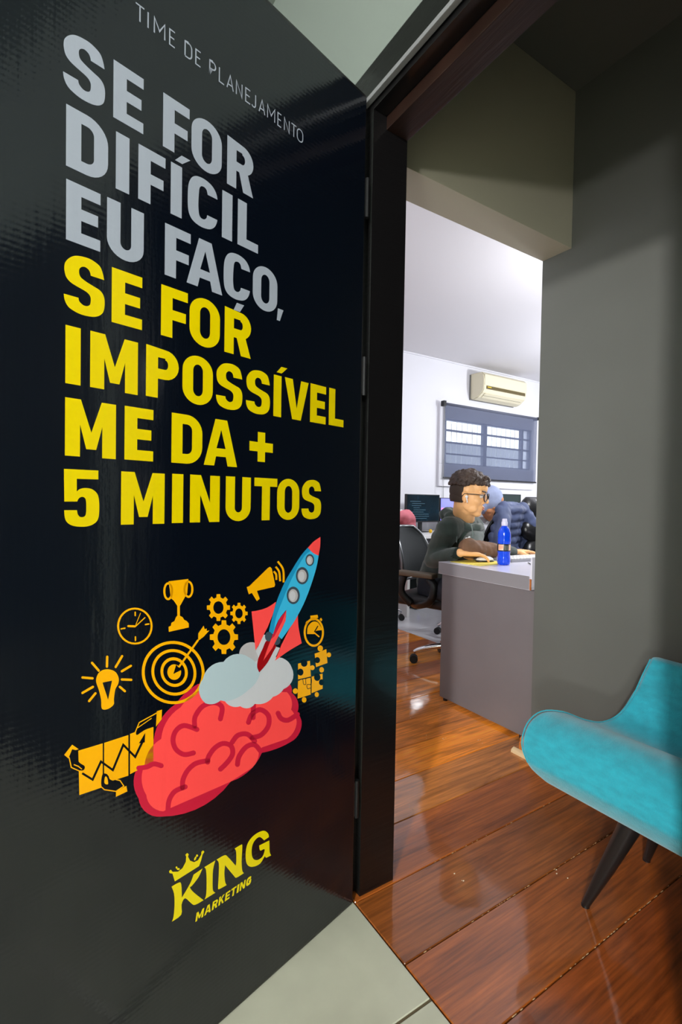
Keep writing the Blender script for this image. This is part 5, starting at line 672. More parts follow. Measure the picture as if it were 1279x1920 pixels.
# piping along the edge of the shell
for k, sd in ((0, -1), (NW, 1)):
    pts = [(p[0], YC+sd*p[2], p[1]+.001) for p in loop]
    build('edge_seam', tube(NB(), pts, .0022, 6), M_TEAL, ch, smooth=True)
for (tx, ty, fx, fy) in ((1.285, .628, 1.262, .728), (1.50, .628, 1.584, .728), (1.285, .372, 1.262, .272), (1.50, .372, 1.584, .272)):
    zt = .275 if tx < 1.4 else .315
    l_ = build('leg', tube(NB(), [(tx, ty, zt), (tx*.5+fx*.5, ty*.5+fy*.5, zt*.5), (fx, fy, .004)], [.026, .019, .010], 16), M_LEG, ch, smooth=True, auto=40)
    build('foot_cap', tube(NB(), [(fx, fy, .0), (fx, fy, .006)], .0105, 14), M_BLACK, l_)

# ---- desk in the opening
dk = empty('office_desk', (1.94, 1.70, 0), 'grey laminate desk end standing in the opening, blue bottle on top', 'desk')
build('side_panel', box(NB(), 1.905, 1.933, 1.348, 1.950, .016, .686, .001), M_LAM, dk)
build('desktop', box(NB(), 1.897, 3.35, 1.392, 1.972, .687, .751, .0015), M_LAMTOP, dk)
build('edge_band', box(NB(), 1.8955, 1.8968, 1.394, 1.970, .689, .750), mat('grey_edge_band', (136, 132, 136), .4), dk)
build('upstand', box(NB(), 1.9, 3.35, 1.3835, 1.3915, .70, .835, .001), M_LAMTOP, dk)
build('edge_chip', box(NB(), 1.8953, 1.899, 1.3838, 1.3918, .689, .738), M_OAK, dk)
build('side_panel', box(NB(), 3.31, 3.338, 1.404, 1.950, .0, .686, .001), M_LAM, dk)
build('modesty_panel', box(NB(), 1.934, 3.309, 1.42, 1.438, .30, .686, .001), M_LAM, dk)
for y in (1.43, 1.92):
    build('glide', tube(NB(), [(1.919, y, 0), (1.919, y, .017)], .012, 12), M_BLACK, dk)
bt = empty('sports_bottle', (2.125, 1.722, .751), 'blue translucent sports drink bottle with white cap on the grey desk', 'bottle')
Mb = Matrix.Translation((2.125, 1.722, .7515))
pr = [(0, 0), (.026, 0), (.0325, .006), (.034, .018), (.0335, .040), (.031, .058), (.033, .066), (.0325, .070), (.0325, .112), (.0335, .116), (.034, .132), (.0325, .142), (.034, .150), (.032, .170), (.026, .188), (.018, .199), (.0145, .204), (.0145, .207)]
M_BLUE = mat('blue_drink', (12, 84, 250), .06, trans=.35, ior=1.33, coat=.6)
build('bottle_body', lathe(NB(), pr, 28, Mb), M_BLUE, bt, smooth=True)
lb = build('label', lathe(NB(), [(.0336, .073), (.0340, .0735), (.0340, .1105), (.0336, .111)], 36, Mb), mat('bottle_label_black', (22, 26, 30), .4), bt, smooth=True)
def cylpatch(name, a0, a1, z0, z1, r, m, par):
    b_ = NB(); n = 8; A = [[b_.verts.new(Mb @ V((r*math.cos(a), r*math.sin(a), z))) for a in [a0+(a1-a0)*k/n for k in range(n+1)]] for z in (z0, z1)]
    for k in range(n): b_.faces.new((A[0][k], A[0][k+1], A[1][k+1], A[1][k]))
    return build(name, b_, m, par)
ac = math.atan2(-1.722, -2.125)
cylpatch('label_badge', ac-.95, ac-.05, .078, .108, .03425, mat('label_cream', (232, 196, 170), .5), lb)
cylpatch('label_badge', ac+.75, ac+1.3, .078, .108, .03425, mat('label_cream', (232, 196, 170), .5), lb)
for q_ in range(4): cylpatch('label_stripe', ac-.85+q_*.2, ac-.76+q_*.2, .082+q_*.002, .104, .0343, mat('label_orange', (220, 120, 70), .5), lb)
for q_ in range(3): cylpatch('label_stripe', ac+.1+q_*.2, ac+.2+q_*.2, .08, .105, .03425, mat('label_grey', (120, 124, 110), .5), lb)
M_CAP = mat('white_translucent_cap', (216, 212, 236), .25)
build('cap', lathe(NB(), [(0, .206), (.0155, .206), (.0162, .209), (.0162, .224), (.0135, .230), (.0125, .240), (.0105, .243), (0, .243)], 20, Mb), M_CAP, bt, smooth=True, auto=50)
pad = build('mouse_pad', box(NB(), -.12, .12, -.10, .10, 0, .003, .001, M=Matrix.Translation((2.075, 1.842, .7513)) @ Matrix.Rotation(.05, 4, 'Z')), mat('yellow_pad', (236, 218, 96), .6), None)
tag(pad, 'thin yellow mouse pad on the grey desk corner under the hand', 'mouse pad')
ms = empty('computer_mouse', (2.13, 1.845, .7545), 'white and black computer mouse under the right hand of the seated man', 'mouse')
MM = frameM((2.12, 1.845, .7548), (.95, -.30, 0))
def dome(a, b, h, z0, n=16):
    m_ = NB(); q_ = bmesh.ops.create_uvsphere(m_, u_segments=n, v_segments=12, radius=1)
    for v in m_.verts: v.co = MM @ V((v.co.x*a, v.co.y*b, z0+max(v.co.z, 0)*h))
    return m_
build('mouse_base', dome(.055, .031, .018, 0), M_BLACK, ms, smooth=True)
build('mouse_shell', dome(.053, .028, .022, .008), M_PLWHITE, ms, smooth=True)
build('wheel', tube(NB(), [MM @ V((.03, -.003, .026)), MM @ V((.03, .003, .026))], .006, 12), M_GREYMETAL, ms)
kb = empty('keyboard', (2.42, 1.80, .751), 'white keyboard on the grey desk beyond the blue bottle', 'keyboard')
KM = frameM((2.25, 1.84, .7512), (1, -.10, 0))
build('keyboard_body', box(NB(), 0, .42, -.07, .07, 0, .014, .004, M=KM), mat('keyboard_grey', (150, 150, 156), .5), kb)
for r in range(5):
    for c in range(16):
        build('key', box(NB(), .010+c*.0252, .031+c*.0252, -.062+r*.0252, -.041+r*.0252, .0142, .021, .002, 1, M=KM), M_PLWHITE, kb)
cb = build('cable', tube(NB(), [(2.30, 1.70, .7545), (2.26, 1.655, .7545), (2.20, 1.60, .7545), (2.16, 1.56, .7545), (2.18, 1.50, .7545), (2.26, 1.48, .7545), (2.36, 1.50, .7545), (2.50, 1.49, .7545)], .0025, 8, smoothpath=True), M_BLACK, None, smooth=True)
tag(cb, 'black cable looping over the grey desk behind the blue bottle', 'cable')
pp = build('paper_sheet', box(NB(), 2.28, 2.50, 1.50, 1.70, .7513, .7521), M_PLWHITE, None); tag(pp, 'white paper sheet on the desk beside the keyboard, under the cable', 'paper')

# ---- air conditioner
ac_ = empty('air_conditioner', (4.83, YB, 2.30), 'ivory split air conditioner high on the white wall above the blind', 'air conditioner')
x0, x1 = 4.40, 5.17
prof = [(0, 2.30), (-.06, 2.288), (-.12, 2.305), (-.185, 2.352), (-.2055, 2.384), (-.208, 2.50), (-.200, 2.560), (-.17, 2.588), (0, 2.594)]
def extx(prof, x0, x1, y=YB-.001, bev=.0):
    b_ = NB(); a = [b_.verts.new((x0, y+p[0], p[1])) for p in prof]; c = [b_.verts.new((x1, y+p[0], p[1])) for p in prof]; n = len(prof)
    for k in range(n): b_.faces.new((a[k], a[(k+1) % n], c[(k+1) % n], c[k]))
    fa = b_.faces.new(a); fb = b_.faces.new(c[::-1])
    if bev: bmesh.ops.bevel(b_, geom=[e for f in (fa, fb) for e in f.edges], offset=bev, segments=2, affect='EDGES')
    return b_
build('ac_body', extx(prof, x0, x1, bev=.008), M_IVORY, ac_)
build('front_panel', box(NB(), x0+.012, x1-.012, YB-.2135, YB-.206, 2.435, 2.556, .003), M_IVORY, ac_)
st = build('display_strip', box(NB(), x0+.045, x1-.04, YB-.2165, YB-.206, 2.392, 2.428, .003), mat('dark_olive_strip', (92, 80, 44), .3), ac_)
build('brand_mark', box(NB(), x0+.055, x0+.12, YB-.2178, YB-.2166, 2.408, 2.418, .001), mat('gold_mark', (222, 190, 20), .4), st)
FM = Matrix(((1, 0, 0, 0), (0, .80, .6, 0), (0, -.6, .8, 0), (0, 0, 0, 1)))
def slab(u0, u1, t): # strip on the lower slope between (-.12,2.305) and (-.185,2.352)
    a, b = V((0, -.12, 2.3035)), V((0, -.187, 2.351)); d = b-a; n_ = V((0, -d.z, d.y)).normalized(); n_ = n_ if n_.z < 0 else -n_
    P = [a+d*u0, a+d*u1, a+d*u1+n_*t, a+d*u0+n_*t]; return extx([(p.y, p.z) for p in P], x0+.05, x1-.05)
build('louver', slab(.08, .48, .006), M_IVORY, ac_); build('louver', slab(.56, .95, .006), M_IVORY, ac_)
build('louver_gap', slab(.49, .55, .002), M_BLACK, ac_)
build('wall_plate', box(NB(), x0-.012, x1+.005, YB-.012, YB-.0005, 2.29, 2.585), mat('plate_grey', (120, 120, 118), .6), ac_)  # even mid-grey plate behind the unit

# ---- roller blind
bl = empty('roller_blind', (4.76, YB-.06, 2.2), 'dark blue-grey roller blind over the office window, daylight showing through', 'blind')
MB_ = bpy.data.materials.new('sheer_blind_fabric'); MB_.use_nodes = True; nt = MB_.node_tree; nd = nt.nodes; pb = nd['Principled BSDF']
pb.inputs['Base Color'].default_value = (*lin((96, 104, 130)), 1); pb.inputs['Roughness'].default_value = .8
tr = nd.new('ShaderNodeBsdfTransparent'); mxs = nd.new('ShaderNodeMixShader'); mxs.inputs[0].default_value = .46
nt.links.new(pb.outputs[0], mxs.inputs[1]); nt.links.new(tr.outputs[0], mxs.inputs[2]); nt.links.new(mxs.outputs[0], nd['Material Output'].inputs[0])
build('blind_fabric', box(NB(), 3.945, 5.585, YB-.0625, YB-.0615, 1.365, 2.180), MB_, bl)
build('roller_tube', tube(NB(), [(3.945, YB-.062, 2.185), (5.585, YB-.062, 2.185)], .014, 12), mat('blind_tube', (92, 96, 112), .7), bl, smooth=True)
build('bottom_bar', box(NB(), 3.94, 5.59, YB-.070, YB-.054, 1.348, 1.366, .003), M_BLACK, bl)
build('bracket', box(NB(), 3.905, 3.943, YB-.085, YB-.035, 2.155, 2.215, .004), M_BLACK, bl); build('bracket', box(NB(), 5.588, 5.60, YB-.085, YB-.001, 2.165, 2.205, .003), M_BLACK, bl)
for dx in (0, .018): build('chain', tube(NB(), [(3.915+dx, YB-.075, 2.16), (3.915+dx, YB-.075, 1.13)], .0025, 6), M_GREYMETAL, bl)

# ---- far desk with monitors
fd = empty('wall_desk', (4.2, 3.8, 0), 'long white desk along the far wall below the blind', 'desk')
build('desktop', box(NB(), 2.95, 6.2, 3.45, YB-.002, .735, .765, .003), M_PLWHITE, fd)
for x in (2.98, 4.15, 6.12): build('desk_leg', box(NB(), x, x+.03, 3.50, 4.05, 0, .7345, .002), M_PLWHITE, fd)
build('cable_tray', box(NB(), 3.2, 6.0, 4.0, 4.08, .6, .68, .003), M_GREYMETAL, fd)
def monitor(x0, x1, z0, z1, y, label, scr, tex=None):
    m_ = empty('monitor', ((x0+x1)/2, y, .765), label, 'monitor')
    build('bezel', box(NB(), x0, x1, y, y+.035, z0, z1, .004), M_BLACK, m_)
    s_ = build('screen', box(NB(), x0+.008, x1-.008, y-.0015, y-.0002, z0+.014, z1-.008), scr, m_)
    build('stand_neck', box(NB(), (x0+x1)/2-.02, (x0+x1)/2+.02, y+.036, y+.06, .775, z0+.12, .003), M_BLACK, m_)
    build('stand_base', lathe(NB(), [(0, 0), (.10, 0), (.10, .006), (.02, .010), (0, .010)], 24, Matrix.Translation(((x0+x1)/2, y+.05, .7655))), M_BLACK, m_)
    return m_, s_
scr_dark = mat('dark_screen', (10, 28, 38), .12, emit=.35, var=(9, .6)); 
nt = scr_dark.node_tree
m1, s1 = monitor(3.246, 3.70, .868, 1.158, 3.85, 'dark code-filled monitor at the left end of the far desk', scr_dark)
rg = random.Random(5)
for k in range(9):
    build('code_line', box(NB(), 3.29+rg.random()*.05, 3.40+rg.random()*.16, 3.8470, 3.8482, .905+k*.022, .911+k*.022), mat('screen_text', (40, 70, 84), .4, emit=.5), s1)
scr_blue = mat('lilac_wallpaper_screen', (128, 130, 226), .3, emit=.7, var=(6, .25))
m2, s2 = monitor(3.72, 4.22, .845, 1.128, 3.86, 'monitor showing a lilac wallpaper, partly hidden behind the man', scr_blue)
build('pink_swirl', box(NB(), 3.735, 3.775, 3.857, 3.8582, .90, 1.02), mat('screen_pink', (238, 130, 190), .4, emit=.7), s2)
m3, s3 = monitor(4.50, 5.04, .882, 1.190, 3.85, 'black monitor at the right of the far desk, behind the draped jacket', mat('green_black_screen', (14, 34, 32), .12, emit=.35, var=(14, .5)))
k2 = build('keyboard', box(NB(), 4.9, 5.3, 3.55, 3.67, .7655, .785, .004), M_PLWHITE, None); tag(k2, 'white keyboard on the far desk, right of the draped jacket', 'keyboard')
cup = build('cup', lathe(NB(), [(0, 0), (.03, 0), (.036, .09), (.033, .09), (.028, .006), (0, .006)], 18, Matrix.Translation((5.12, 3.80, .7655))), M_PLWHITE, None, smooth=True); tag(cup, 'small white cup on the far desk by the black monitor', 'cup')
yb = build('toy_figure', sph(NB(), (3.44, 3.70, .785), (.018, .018, .02), 12), mat('yellow_plastic', (236, 186, 20), .4), None, smooth=True); yb.name = 'small_ball'; tag(yb, 'tiny yellow ball below the left monitor on the far desk', 'ball')
# ---- computer tower under the desk
tw = empty('computer_tower', (3.40, 3.86, 0), 'black computer tower on the white floor under the far desk', 'computer')
TM = frameM((3.27, 3.70, 0), (1, .1, 0))
build('case', box(NB(), 0, .20, 0, .36, .012, .50, .006, M=TM), mat('black_green_case', (16, 26, 26), .25), tw)
build('front_mesh', box(NB(), .012, .188, -.004, -.0005, .05, .46, .002, M=TM), M_MESH, tw)
build('sticker', box(NB(), .12, .15, -.007, -.0045, .07, .10, M=TM), M_PLWHITE, tw); build('sticker', box(NB(), .158, .18, -.007, -.0045, .068, .10, M=TM), mat('sticker_blue', (50, 80, 190), .4), tw)
build('power_light', sph(NB(), TM @ V((.03, -.005, .08)), .008, 10), mat('blue_led', (40, 90, 255), .4, emit=2.5), tw)
for a in (.03, .17):
    for b in (.03, .33): build('foot', tube(NB(), [TM @ V((a, b, 0)), TM @ V((a, b, .0125))], .012, 10), M_BLACK, tw)

# ---- task chairs
def star_base(par, c, a0, r=.30, chrome=True):
    cx, cy = c
    build('gas_column', tube(NB(), [(cx, cy, .10), (cx, cy, .24), (cx, cy, .24), (cx, cy, .40)], [.028, .028, .016, .016], 14), M_BLACK, par)
    for k in range(5):
        a = a0+k*2*math.pi/5; d = V((math.cos(a), math.sin(a), 0)); p = V((cx, cy, 0))
        s_ = build('base_arm', tube(NB(), [p+d*.015+V((0, 0, .125)), p+d*r*.45+V((0, 0, .122)), p+d*r*.85+V((0, 0, .095)), p+d*r+V((0, 0, .072))], [.024, .019, .014, .012], 10, smoothpath=True), M_CHROME if chrome else M_BLACK, par, smooth=True)
        q_ = p+d*r; sd = V((-d.y, d.x, 0))
        w_ = NB()
        for sg in (-1, 1): tube(w_, [q_+sd*sg*.006+V((0, 0, .027)), q_+sd*sg*.022+V((0, 0, .027))], .027, 16)
        cz = build('caster', w_, M_BLACK, s_)
        build('caster_fork', box(NB(), -.016, .016, -.012, .012, .030, .068, .004, M=frameM(q_, d)), M_BLACK, cz) if False else None
def loft(rings, m, name, par, closed=True):
    b_ = NB(); R = [[b_.verts.new(p) for p in r] for r in rings]; n = len(R[0])
    for a, c in zip(R, R[1:]):
        for k in range(n): b_.faces.new((a[k], a[(k+1) % n], c[(k+1) % n], c[k]))
    b_.faces.new(R[0]); b_.faces.new(R[-1][::-1]); return build(name, b_, m, par, smooth=True, auto=50)
def mesh_back(par, M, w, z0, z1, frame, fabric, lean=.10):
    """M: chair frame, +x forward; backrest at x=0"""
    def P(t, u): # t across -1..1, u up 0..1
        ww = w*(.80+.30*math.sin(math.pi*min(1, u*.8+.15)))*.5*(1 if u < .85 else 1-.25*(u-.85)/.15)
        return M @ V((-.05*(1-t*t)-lean*u+.05*math.sin(u*3), t*ww, z0+(z1-z0)*u))
    b_ = NB(); G = [[b_.verts.new(P(-1+2*i/10, j/12)) for i in range(11)] for j in range(13)]
    for j in range(12):
        for i in range(10): b_.faces.new((G[j][i], G[j][i+1], G[j+1][i+1], G[j+1][i]))
    f_ = build('back_mesh', b_, fabric, par, smooth=True); so = f_.modifiers.new('t', 'SOLIDIFY'); so.thickness = .006
    ed = [P(-1, j/12) for j in range(13)]+[P(-1+2*i/10, 1) for i in range(1, 10)]+[P(1, j/12) for j in range(12, -1, -1)]+[P(1-2*i/10, 0) for i in range(1, 11)]
    build('back_frame', tube(NB(), ed, .012, 8, smoothpath=False), frame, par, smooth=True)
def cushion(M, w, d, z0, z1, bev=.03): return box(NB(), -.02, d, -w/2, w/2, z0, z1, bev, 3, M=M)
# chair of the seated man (faces the desk)
fc = V((.324, -.946, 0)).normalized(); C1 = (2.40, 2.30)
c1 = empty('office_chair', (*C1, 0), 'black mesh office chair with chrome base that the man at the grey desk sits on', 'chair', None)
star_base(c1, C1, math.atan2(2.477-2.30, 2.197-2.40), .285)
M1 = frameM((2.285, 2.60, 0), fc)
build('seat', cushion(M1, .50, .48, .405, .475), M_BLACK, c1, smooth=True, auto=60)
mesh_back(c1, M1, .35, .54, .90, M_GREYMETAL, M_MESH)
build('back_support', tube(NB(), [M1 @ V((-.03, 0, .40)), M1 @ V((-.12, 0, .46)), M1 @ V((-.14, 0, .62)), M1 @ V((-.12, 0, .80))], [.02, .018, .016, .014], 10, smoothpath=True, flat=1.6), M_GREYMETAL, c1, smooth=True)
for sg in (-1, 1):
    a_ = build('armrest', box(NB(), .04, .30, sg*.285-.04, sg*.285+.04, .605, .635, .012, 3, M=M1), M_TAUPE, c1, smooth=True, auto=50)
    build('arm_loop', tube(NB(), [M1 @ V((.26, sg*.285, .604)), M1 @ V((.30, sg*.29, .55)), M1 @ V((.27, sg*.29, .46)), M1 @ V((.18, sg*.26, .418)), M1 @ V((.10, sg*.20, .40))], .014, 10, smoothpath=True, flat=1.8), M_BLACK, c1, smooth=True)
    build('arm_post', tube(NB(), [M1 @ V((.08, sg*.285, .604)), M1 @ V((.06, sg*.285, .50)), M1 @ V((.12, sg*.255, .418))], .014, 10, smoothpath=True, flat=1.8), M_BLACK, c1, smooth=True)
# chair at the left with pink jacket
C2 = (2.60, 3.60); f2 = V((.1, 1, 0)).normalized()
c2 = empty('office_chair', (*C2, 0), 'grey-framed office chair with red cushion, behind the door frame', 'chair'); star_base(c2, C2, math.atan2(3.44-3.60, 2.87-2.60)-.0, .31)
M2 = frameM((2.56, 3.37, 0), f2)
build('seat', cushion(M2, .50, .46, .42, .49), M_BLACK, c2, smooth=True, auto=60)
build('seat_cushion', box(NB(), .0, .42, -.23, .23, .495, .56, .03, 3, M=M2), M_RED, c2, smooth=True, auto=60)
mesh_back(c2, M2, .46, .60, 1.00, M_PLWHITE, mat('grey_mesh_fabric', (120, 112, 116), .8))
build('back_support', tube(NB(), [M2 @ V((0, -.24, .44)), M2 @ V((-.10, -.26, .48)), M2 @ V((-.10, -.27, .62)), M2 @ V((-.06, -.25, .70))], .018, 10, smoothpath=True, flat=1.5), M_GREYMETAL, c2, smooth=True)
for sg in (-1, 1):
    build('armrest', box(NB(), .02, .26, sg*.27-.03, sg*.27+.03, .66, .685, .01, 2, M=M2), M_PLWHITE, c2, smooth=True, auto=50)
    build('arm_post', tube(NB(), [M2 @ V((.12, sg*.27, .66)), M2 @ V((.12, sg*.27, .52)), M2 @ V((.16, sg*.18, .43))], .014, 8, smoothpath=True), M_GREYMETAL, c2, smooth=True)
def wob(a, f): return lambda c: a*noise.noise(V(c)*f)
pj = NB()
for (p, r) in (((-.08, -.20, .94), .055), ((-.09, 0, .98), .06), ((-.08, .20, .94), .055), ((-.09, -.24, .84), .05), ((-.09, .20, .82), .05), ((-.10, 0, .84), .06), ((-.06, -.25, .74), .045), ((-.08, 0, .74), .05), ((-.06, .2, .74), .04)):
    sph(pj, M2 @ V(p), (r*1.2, r*1.2, r*1.5), 10)
caps(pj, M2 @ V((-.09, -.2, .95)), .05, M2 @ V((-.09, .2, .95)), .05); caps(pj, M2 @ V((-.09, -.24, .93)), .05, M2 @ V((-.06, -.26, .70)), .035); caps(pj, M2 @ V((-.1, 0, .93)), .07, M2 @ V((-.09, 0, .72)), .06); caps(pj, M2 @ V((-.09, .2, .93)), .05, M2 @ V((-.08, .2, .72)), .05)
jk = remesh('pink_jacket', pj, .010, M_PINK, None, 4, disp=wob(.018, 14)); tag(jk, 'pink jacket hung over the chair back behind the door frame', 'jacket')
# high-backed black leather chair by the pier
C3_ = (3.40, 2.11); f3 = V((.05, -1, 0)).normalized()
c3 = empty('executive_chair', (*C3_, 0), 'high-backed black leather chair at the pier edge, right of the draped jacket', 'chair'); star_base(c3, C3_, .4, .29)
M3 = frameM((3.40, 2.32, 0), f3)
build('seat', cushion(M3, .52, .50, .42, .53, .045), M_LEATHER, c3, smooth=True, auto=60)
def pad(M, z0, z1, w, th, name, par, m, x=-.04, lean=.12):
    R = []
    for j in range(9):
        u = j/8; z = z0+(z1-z0)*u; ww = w*.5*(math.sin(math.pi*(.12+.76*u))**.35); tt = th*(math.sin(math.pi*(.1+.8*u))**.6)
        xx = x-lean*(z-.55); R.append([M @ V((xx+tt*.5*math.sin(a)*(abs(math.sin(a))**-.3 if abs(math.sin(a)) > .01 else 1), ww*math.cos(a), z)) for a in [2*math.pi*k/20 for k in range(20)]])
    return loft(R, m, name, par)
pad(M3, .56, .80, .50, .13, 'back_cushion', c3, M_LEATHER); pad(M3, .79, .97, .50, .14, 'back_cushion', c3, M_LEATHER); pad(M3, .96, 1.13, .44, .14, 'headrest', c3, M_LEATHER)
for sg in (-1, 1):
    build('armrest', tube(NB(), [M3 @ V((-.02, sg*.27, .50)), M3 @ V((-.03, sg*.29, .66)), M3 @ V((.06, sg*.295, .72)), M3 @ V((.28, sg*.295, .70)), M3 @ V((.34, sg*.285, .60)), M3 @ V((.24, sg*.26, .48))], .02, 10, smoothpath=True, flat=1.6), M_BLACK, c3, smooth=True)
build('back_shell', tube(NB(), [M3 @ V((-.02, 0, .44)), M3 @ V((-.13, 0, .55)), M3 @ V((-.15, 0, .9))], [.03, .05, .04], 10, smoothpath=True, flat=2), M_BLACK, c3, smooth=True)

# ================================================================ PEOPLE
def hand(bm, Mh, curl=.5, side=1, spread=.10, sc=1.0):
    """palm from wrist along +x, back of the hand +z, thumb on side*y"""
    s = sc
    for k, y in enumerate((-.030, -.011, .010, .030)):
        caps(bm, (0, y*.55, 0), .014*s, (.075*s, y*s*.95, .004), .0115*s, 10, Mh)
    for k, (y, ln) in enumerate(((.031, .074), (.0105, .083), (-.0105, .077), (-.031, .060))):
        y *= side; p = V((.078*s, y*s*.95, .004)); a = -curl*.35; L3 = (ln*.45*s, ln*.31*s, ln*.26*s); yaw = spread*(y/.03)
        for i, l in enumerate(L3):
            d = V((math.cos(a)*math.cos(yaw), math.sin(yaw), math.sin(a))); q = p+d*l
            caps(bm, p, (.0094-.0010*i)*s, q, (.0086-.0010*i)*s, 10, Mh); p = q; a -= curl*.75
    p = V((.018, .026*side, -.004))*s
    for i, (dx, dy, dz, l) in enumerate(((.62, .70, -.3, .042), (.86, .42, -.25, .032), (.95, .18, -.25, .026))):
        d = V((dx, dy*side, dz)).normalized(); q = p+d*l*s; caps(bm, p, (.0128-.0014*i)*s, q, (.0112-.0014*i)*s, 10, Mh); p = q
def head(bm, H, s=1.0):
    S = lambda c, r, n=20: sph(bm, c, r, n, H)
    S((-.022, 0, .040), (.092, .075, .078)); S((.018, 0, -.008), (.066, .064, .088)); S((.022, 0, -.060), (.058, .052, .046))
    S((.054, 0, -.090), (.027, .028, .022)); S((.040, 0, .055), (.056, .060, .052))
    for sg in (-1, 1):
        S((.052, sg*.036, -.022), (.026, .022, .022)); S((.030, sg*.040, -.064), (.034, .014, .026)); S((.004, sg*.050, -.038), (.024, .011, .040))
        S((-.008, sg*.076, -.006), (.017, .008, .030)); S((-.014, sg*.079, .008), (.014, .008, .016)); S((-.004, sg*.076, -.030), (.008, .007, .010))
        caps(bm, (.082, sg*.012, .030), .009, (.068, sg*.044, .028), .010, 10, H); S((.083, sg*.012, -.026), (.010, .008, .007))
    caps(bm, (.080, 0, .028), .0085, (.104, 0, -.018), .0105, 12, H); S((.104, 0, -.022), (.010, .010, .008))
    caps(bm, (.082, -.014, -.052), .0065, (.082, .014, -.052), .0065, 10, H); caps(bm, (.080, -.012, -.064), .007, (.080, .012, -.064), .007, 10, H); S((.085, 0, -.053), (.009, .012, .006)); S((.070, 0, -.058), (.018, .030, .022))
hip = V((2.33, 2.42, .52)); shc = V((2.20, 2.10, .945))
rs, ls = V((2.04, 2.045, .925)), V((2.36, 2.155, .925))
re, rw_ = V((2.045, 2.165, .735)), V((1.982, 1.90, .802))
le, lw = V((2.085, 1.900, .822)), V((2.47, 1.93, .785))
hc = V((2.140, 1.985, 1.112)); fd_ = V((.50, -.86, -.12)).normalized()
HM = frameM(hc, fd_, zdir=(.03, -.02, 1))
pm = empty('person', (2.33, 2.40, 0), 'young man with curly hair and glasses in a dark green hoodie, leaning over the desk', 'person')
b_ = NB()
head(b_, HM); nb = shc+V((-.005, -.012, .035))
caps(b_, HM @ V((-.030, 0, -.045)), .054, nb, .060, 16); caps(b_, HM @ V((.0, 0, -.07)), .044, nb+V((0, -.03, 0)), .05, 14)
caps(b_, shc, .085, hip, .11, 16); caps(b_, rs, .05, ls, .05, 14)
caps(b_, rs, .048, re, .038); caps(b_, re, .038, rw_, .025); caps(b_, ls, .048, le, .038); caps(b_, le, .038, lw, .026)
HR = frameM(rw_+V((.012, -.006, -.001)), V((.92, -.38, -.10)), zdir=(0.02, 0, 1)); hand(b_, HR, .55, side=1, sc=1.1)
HL = frameM(lw+V((.012, -.002, 0)), V((.98, -.16, -.02)), zdir=(0, 0, 1)); hand(b_, HL, .35, side=-1)
kR, kL = V((2.14, 1.98, .55)), V((2.52, 2.03, .55)); aR, aL = V((2.12, 2.02, .09)), V((2.55, 2.05, .09))
for sg, k_, a_ in ((-1, kR, aR), (1, kL, aL)):
    h_ = hip+V((.09*sg, .03*sg, -.0)); caps(b_, h_, .078, k_, .055); caps(b_, k_, .052, a_, .036); caps(b_, a_-V((0, 0, .03)), .034, a_+V((.03, -.15, -.055)), .028)
body = remesh('body', b_, .0046, M_SKIN, pm, 4, .5)
# clothes
b_ = NB(); up_ = V((0, 0, 1))
caps(b_, shc+V((0, .015, -.03)), .118, hip+V((0, 0, .02)), .145, 18); caps(b_, shc+V((0.01, -.04, -.09)), .10, hip+V((-.02, -.07, .05)), .125, 16)
caps(b_, rs, .070, ls, .070, 14); caps(b_, rs, .068, re, .060); caps(b_, re, .060, rw_+(re-rw_)*.12, .036); caps(b_, ls, .066, le, .056); caps(b_, le, .054, le+(lw-le)*.12, .050)
caps(b_, rs, .074, rs.lerp(re, .7), .064)
nrm_ = lambda c: .006*noise.noise(V(c)*16)+.011*noise.noise(V((c[0]*7, c[1]*7, c[2]*22)))
hd = remesh('hoodie', b_, .008, M_HOODIE, pm, 4, .5, disp=nrm_)
# hood lying round the neck
b_ = NB(); ring = []
for k in range(20):
    a = 2*math.pi*k/20; r = .088+.012*math.cos(a); back = max(0, -math.cos(a))
    ring.append(shc+V((-.004, -.01, .012))+V((fc.x, fc.y, 0))*r*math.cos(a)*1.0+V((-fc.y, fc.x, 0))*r*1.06*math.sin(a)+up_*(.055*back+(-.030)*max(0, math.cos(a))))
for k in range(20): caps(b_, ring[k], .026+.012*max(0, -math.cos(2*math.pi*k/20)), ring[(k+1) % 20], .026, 8)
caps(b_, shc+V((-.05, .075, .055)), .045, shc+V((.06, .10, .045)), .045)
remesh('hood', b_, .008, M_HOODIE, pm, 3, .5, disp=wob(.012, 22))
chest = shc+V((.02, -.155, -.06))
def cv(f, l, z): return V((.538*f+.843*l, .843*f-.537*l, z))
for l0, f0, zb in ((.655, 2.785, .85), (.735, 2.745, .88)):
    build('drawstring', tube(NB(), [cv(f0+.03, l0, .955), cv(f0, l0, .93), cv(f0-.012, l0+.002, .90), cv(f0-.016, l0, zb)], .0036, 8, smoothpath=True), mat('grey_green_cord', (104, 116, 110), .8), pm, smooth=True)
b_ = NB(); mk_ = cv(2.725, .706, .872); box(b_, -.013, .013, -.003, .003, -.005, .010, .003, M=frameM(mk_, (.843, -.537, 0))); sph(b_, mk_+V((-.012, .004, -.010)), .006, 8); sph(b_, mk_+V((.008, -.004, .012)), .006, 8)
build('chest_mark', b_, M_PLWHITE, pm, smooth=True, auto=40)
b_ = NB(); caps(b_, rw_+(re-rw_)*.16, .034, rw_+(re-rw_)*.05, .031, 14); build('cuff', b_, mat('green_ribbed_cuff', (30, 44, 38), .9, bump=(90, 1)), pm, smooth=True)
b_ = NB(); d_ = (lw-le); caps(b_, le-d_*.10, .056, le+d_*.15, .050, 16); caps(b_, le, .052, le+d_*.45, .045, 16); caps(b_, le+d_*.45, .045, le+d_*.74, .033, 16)
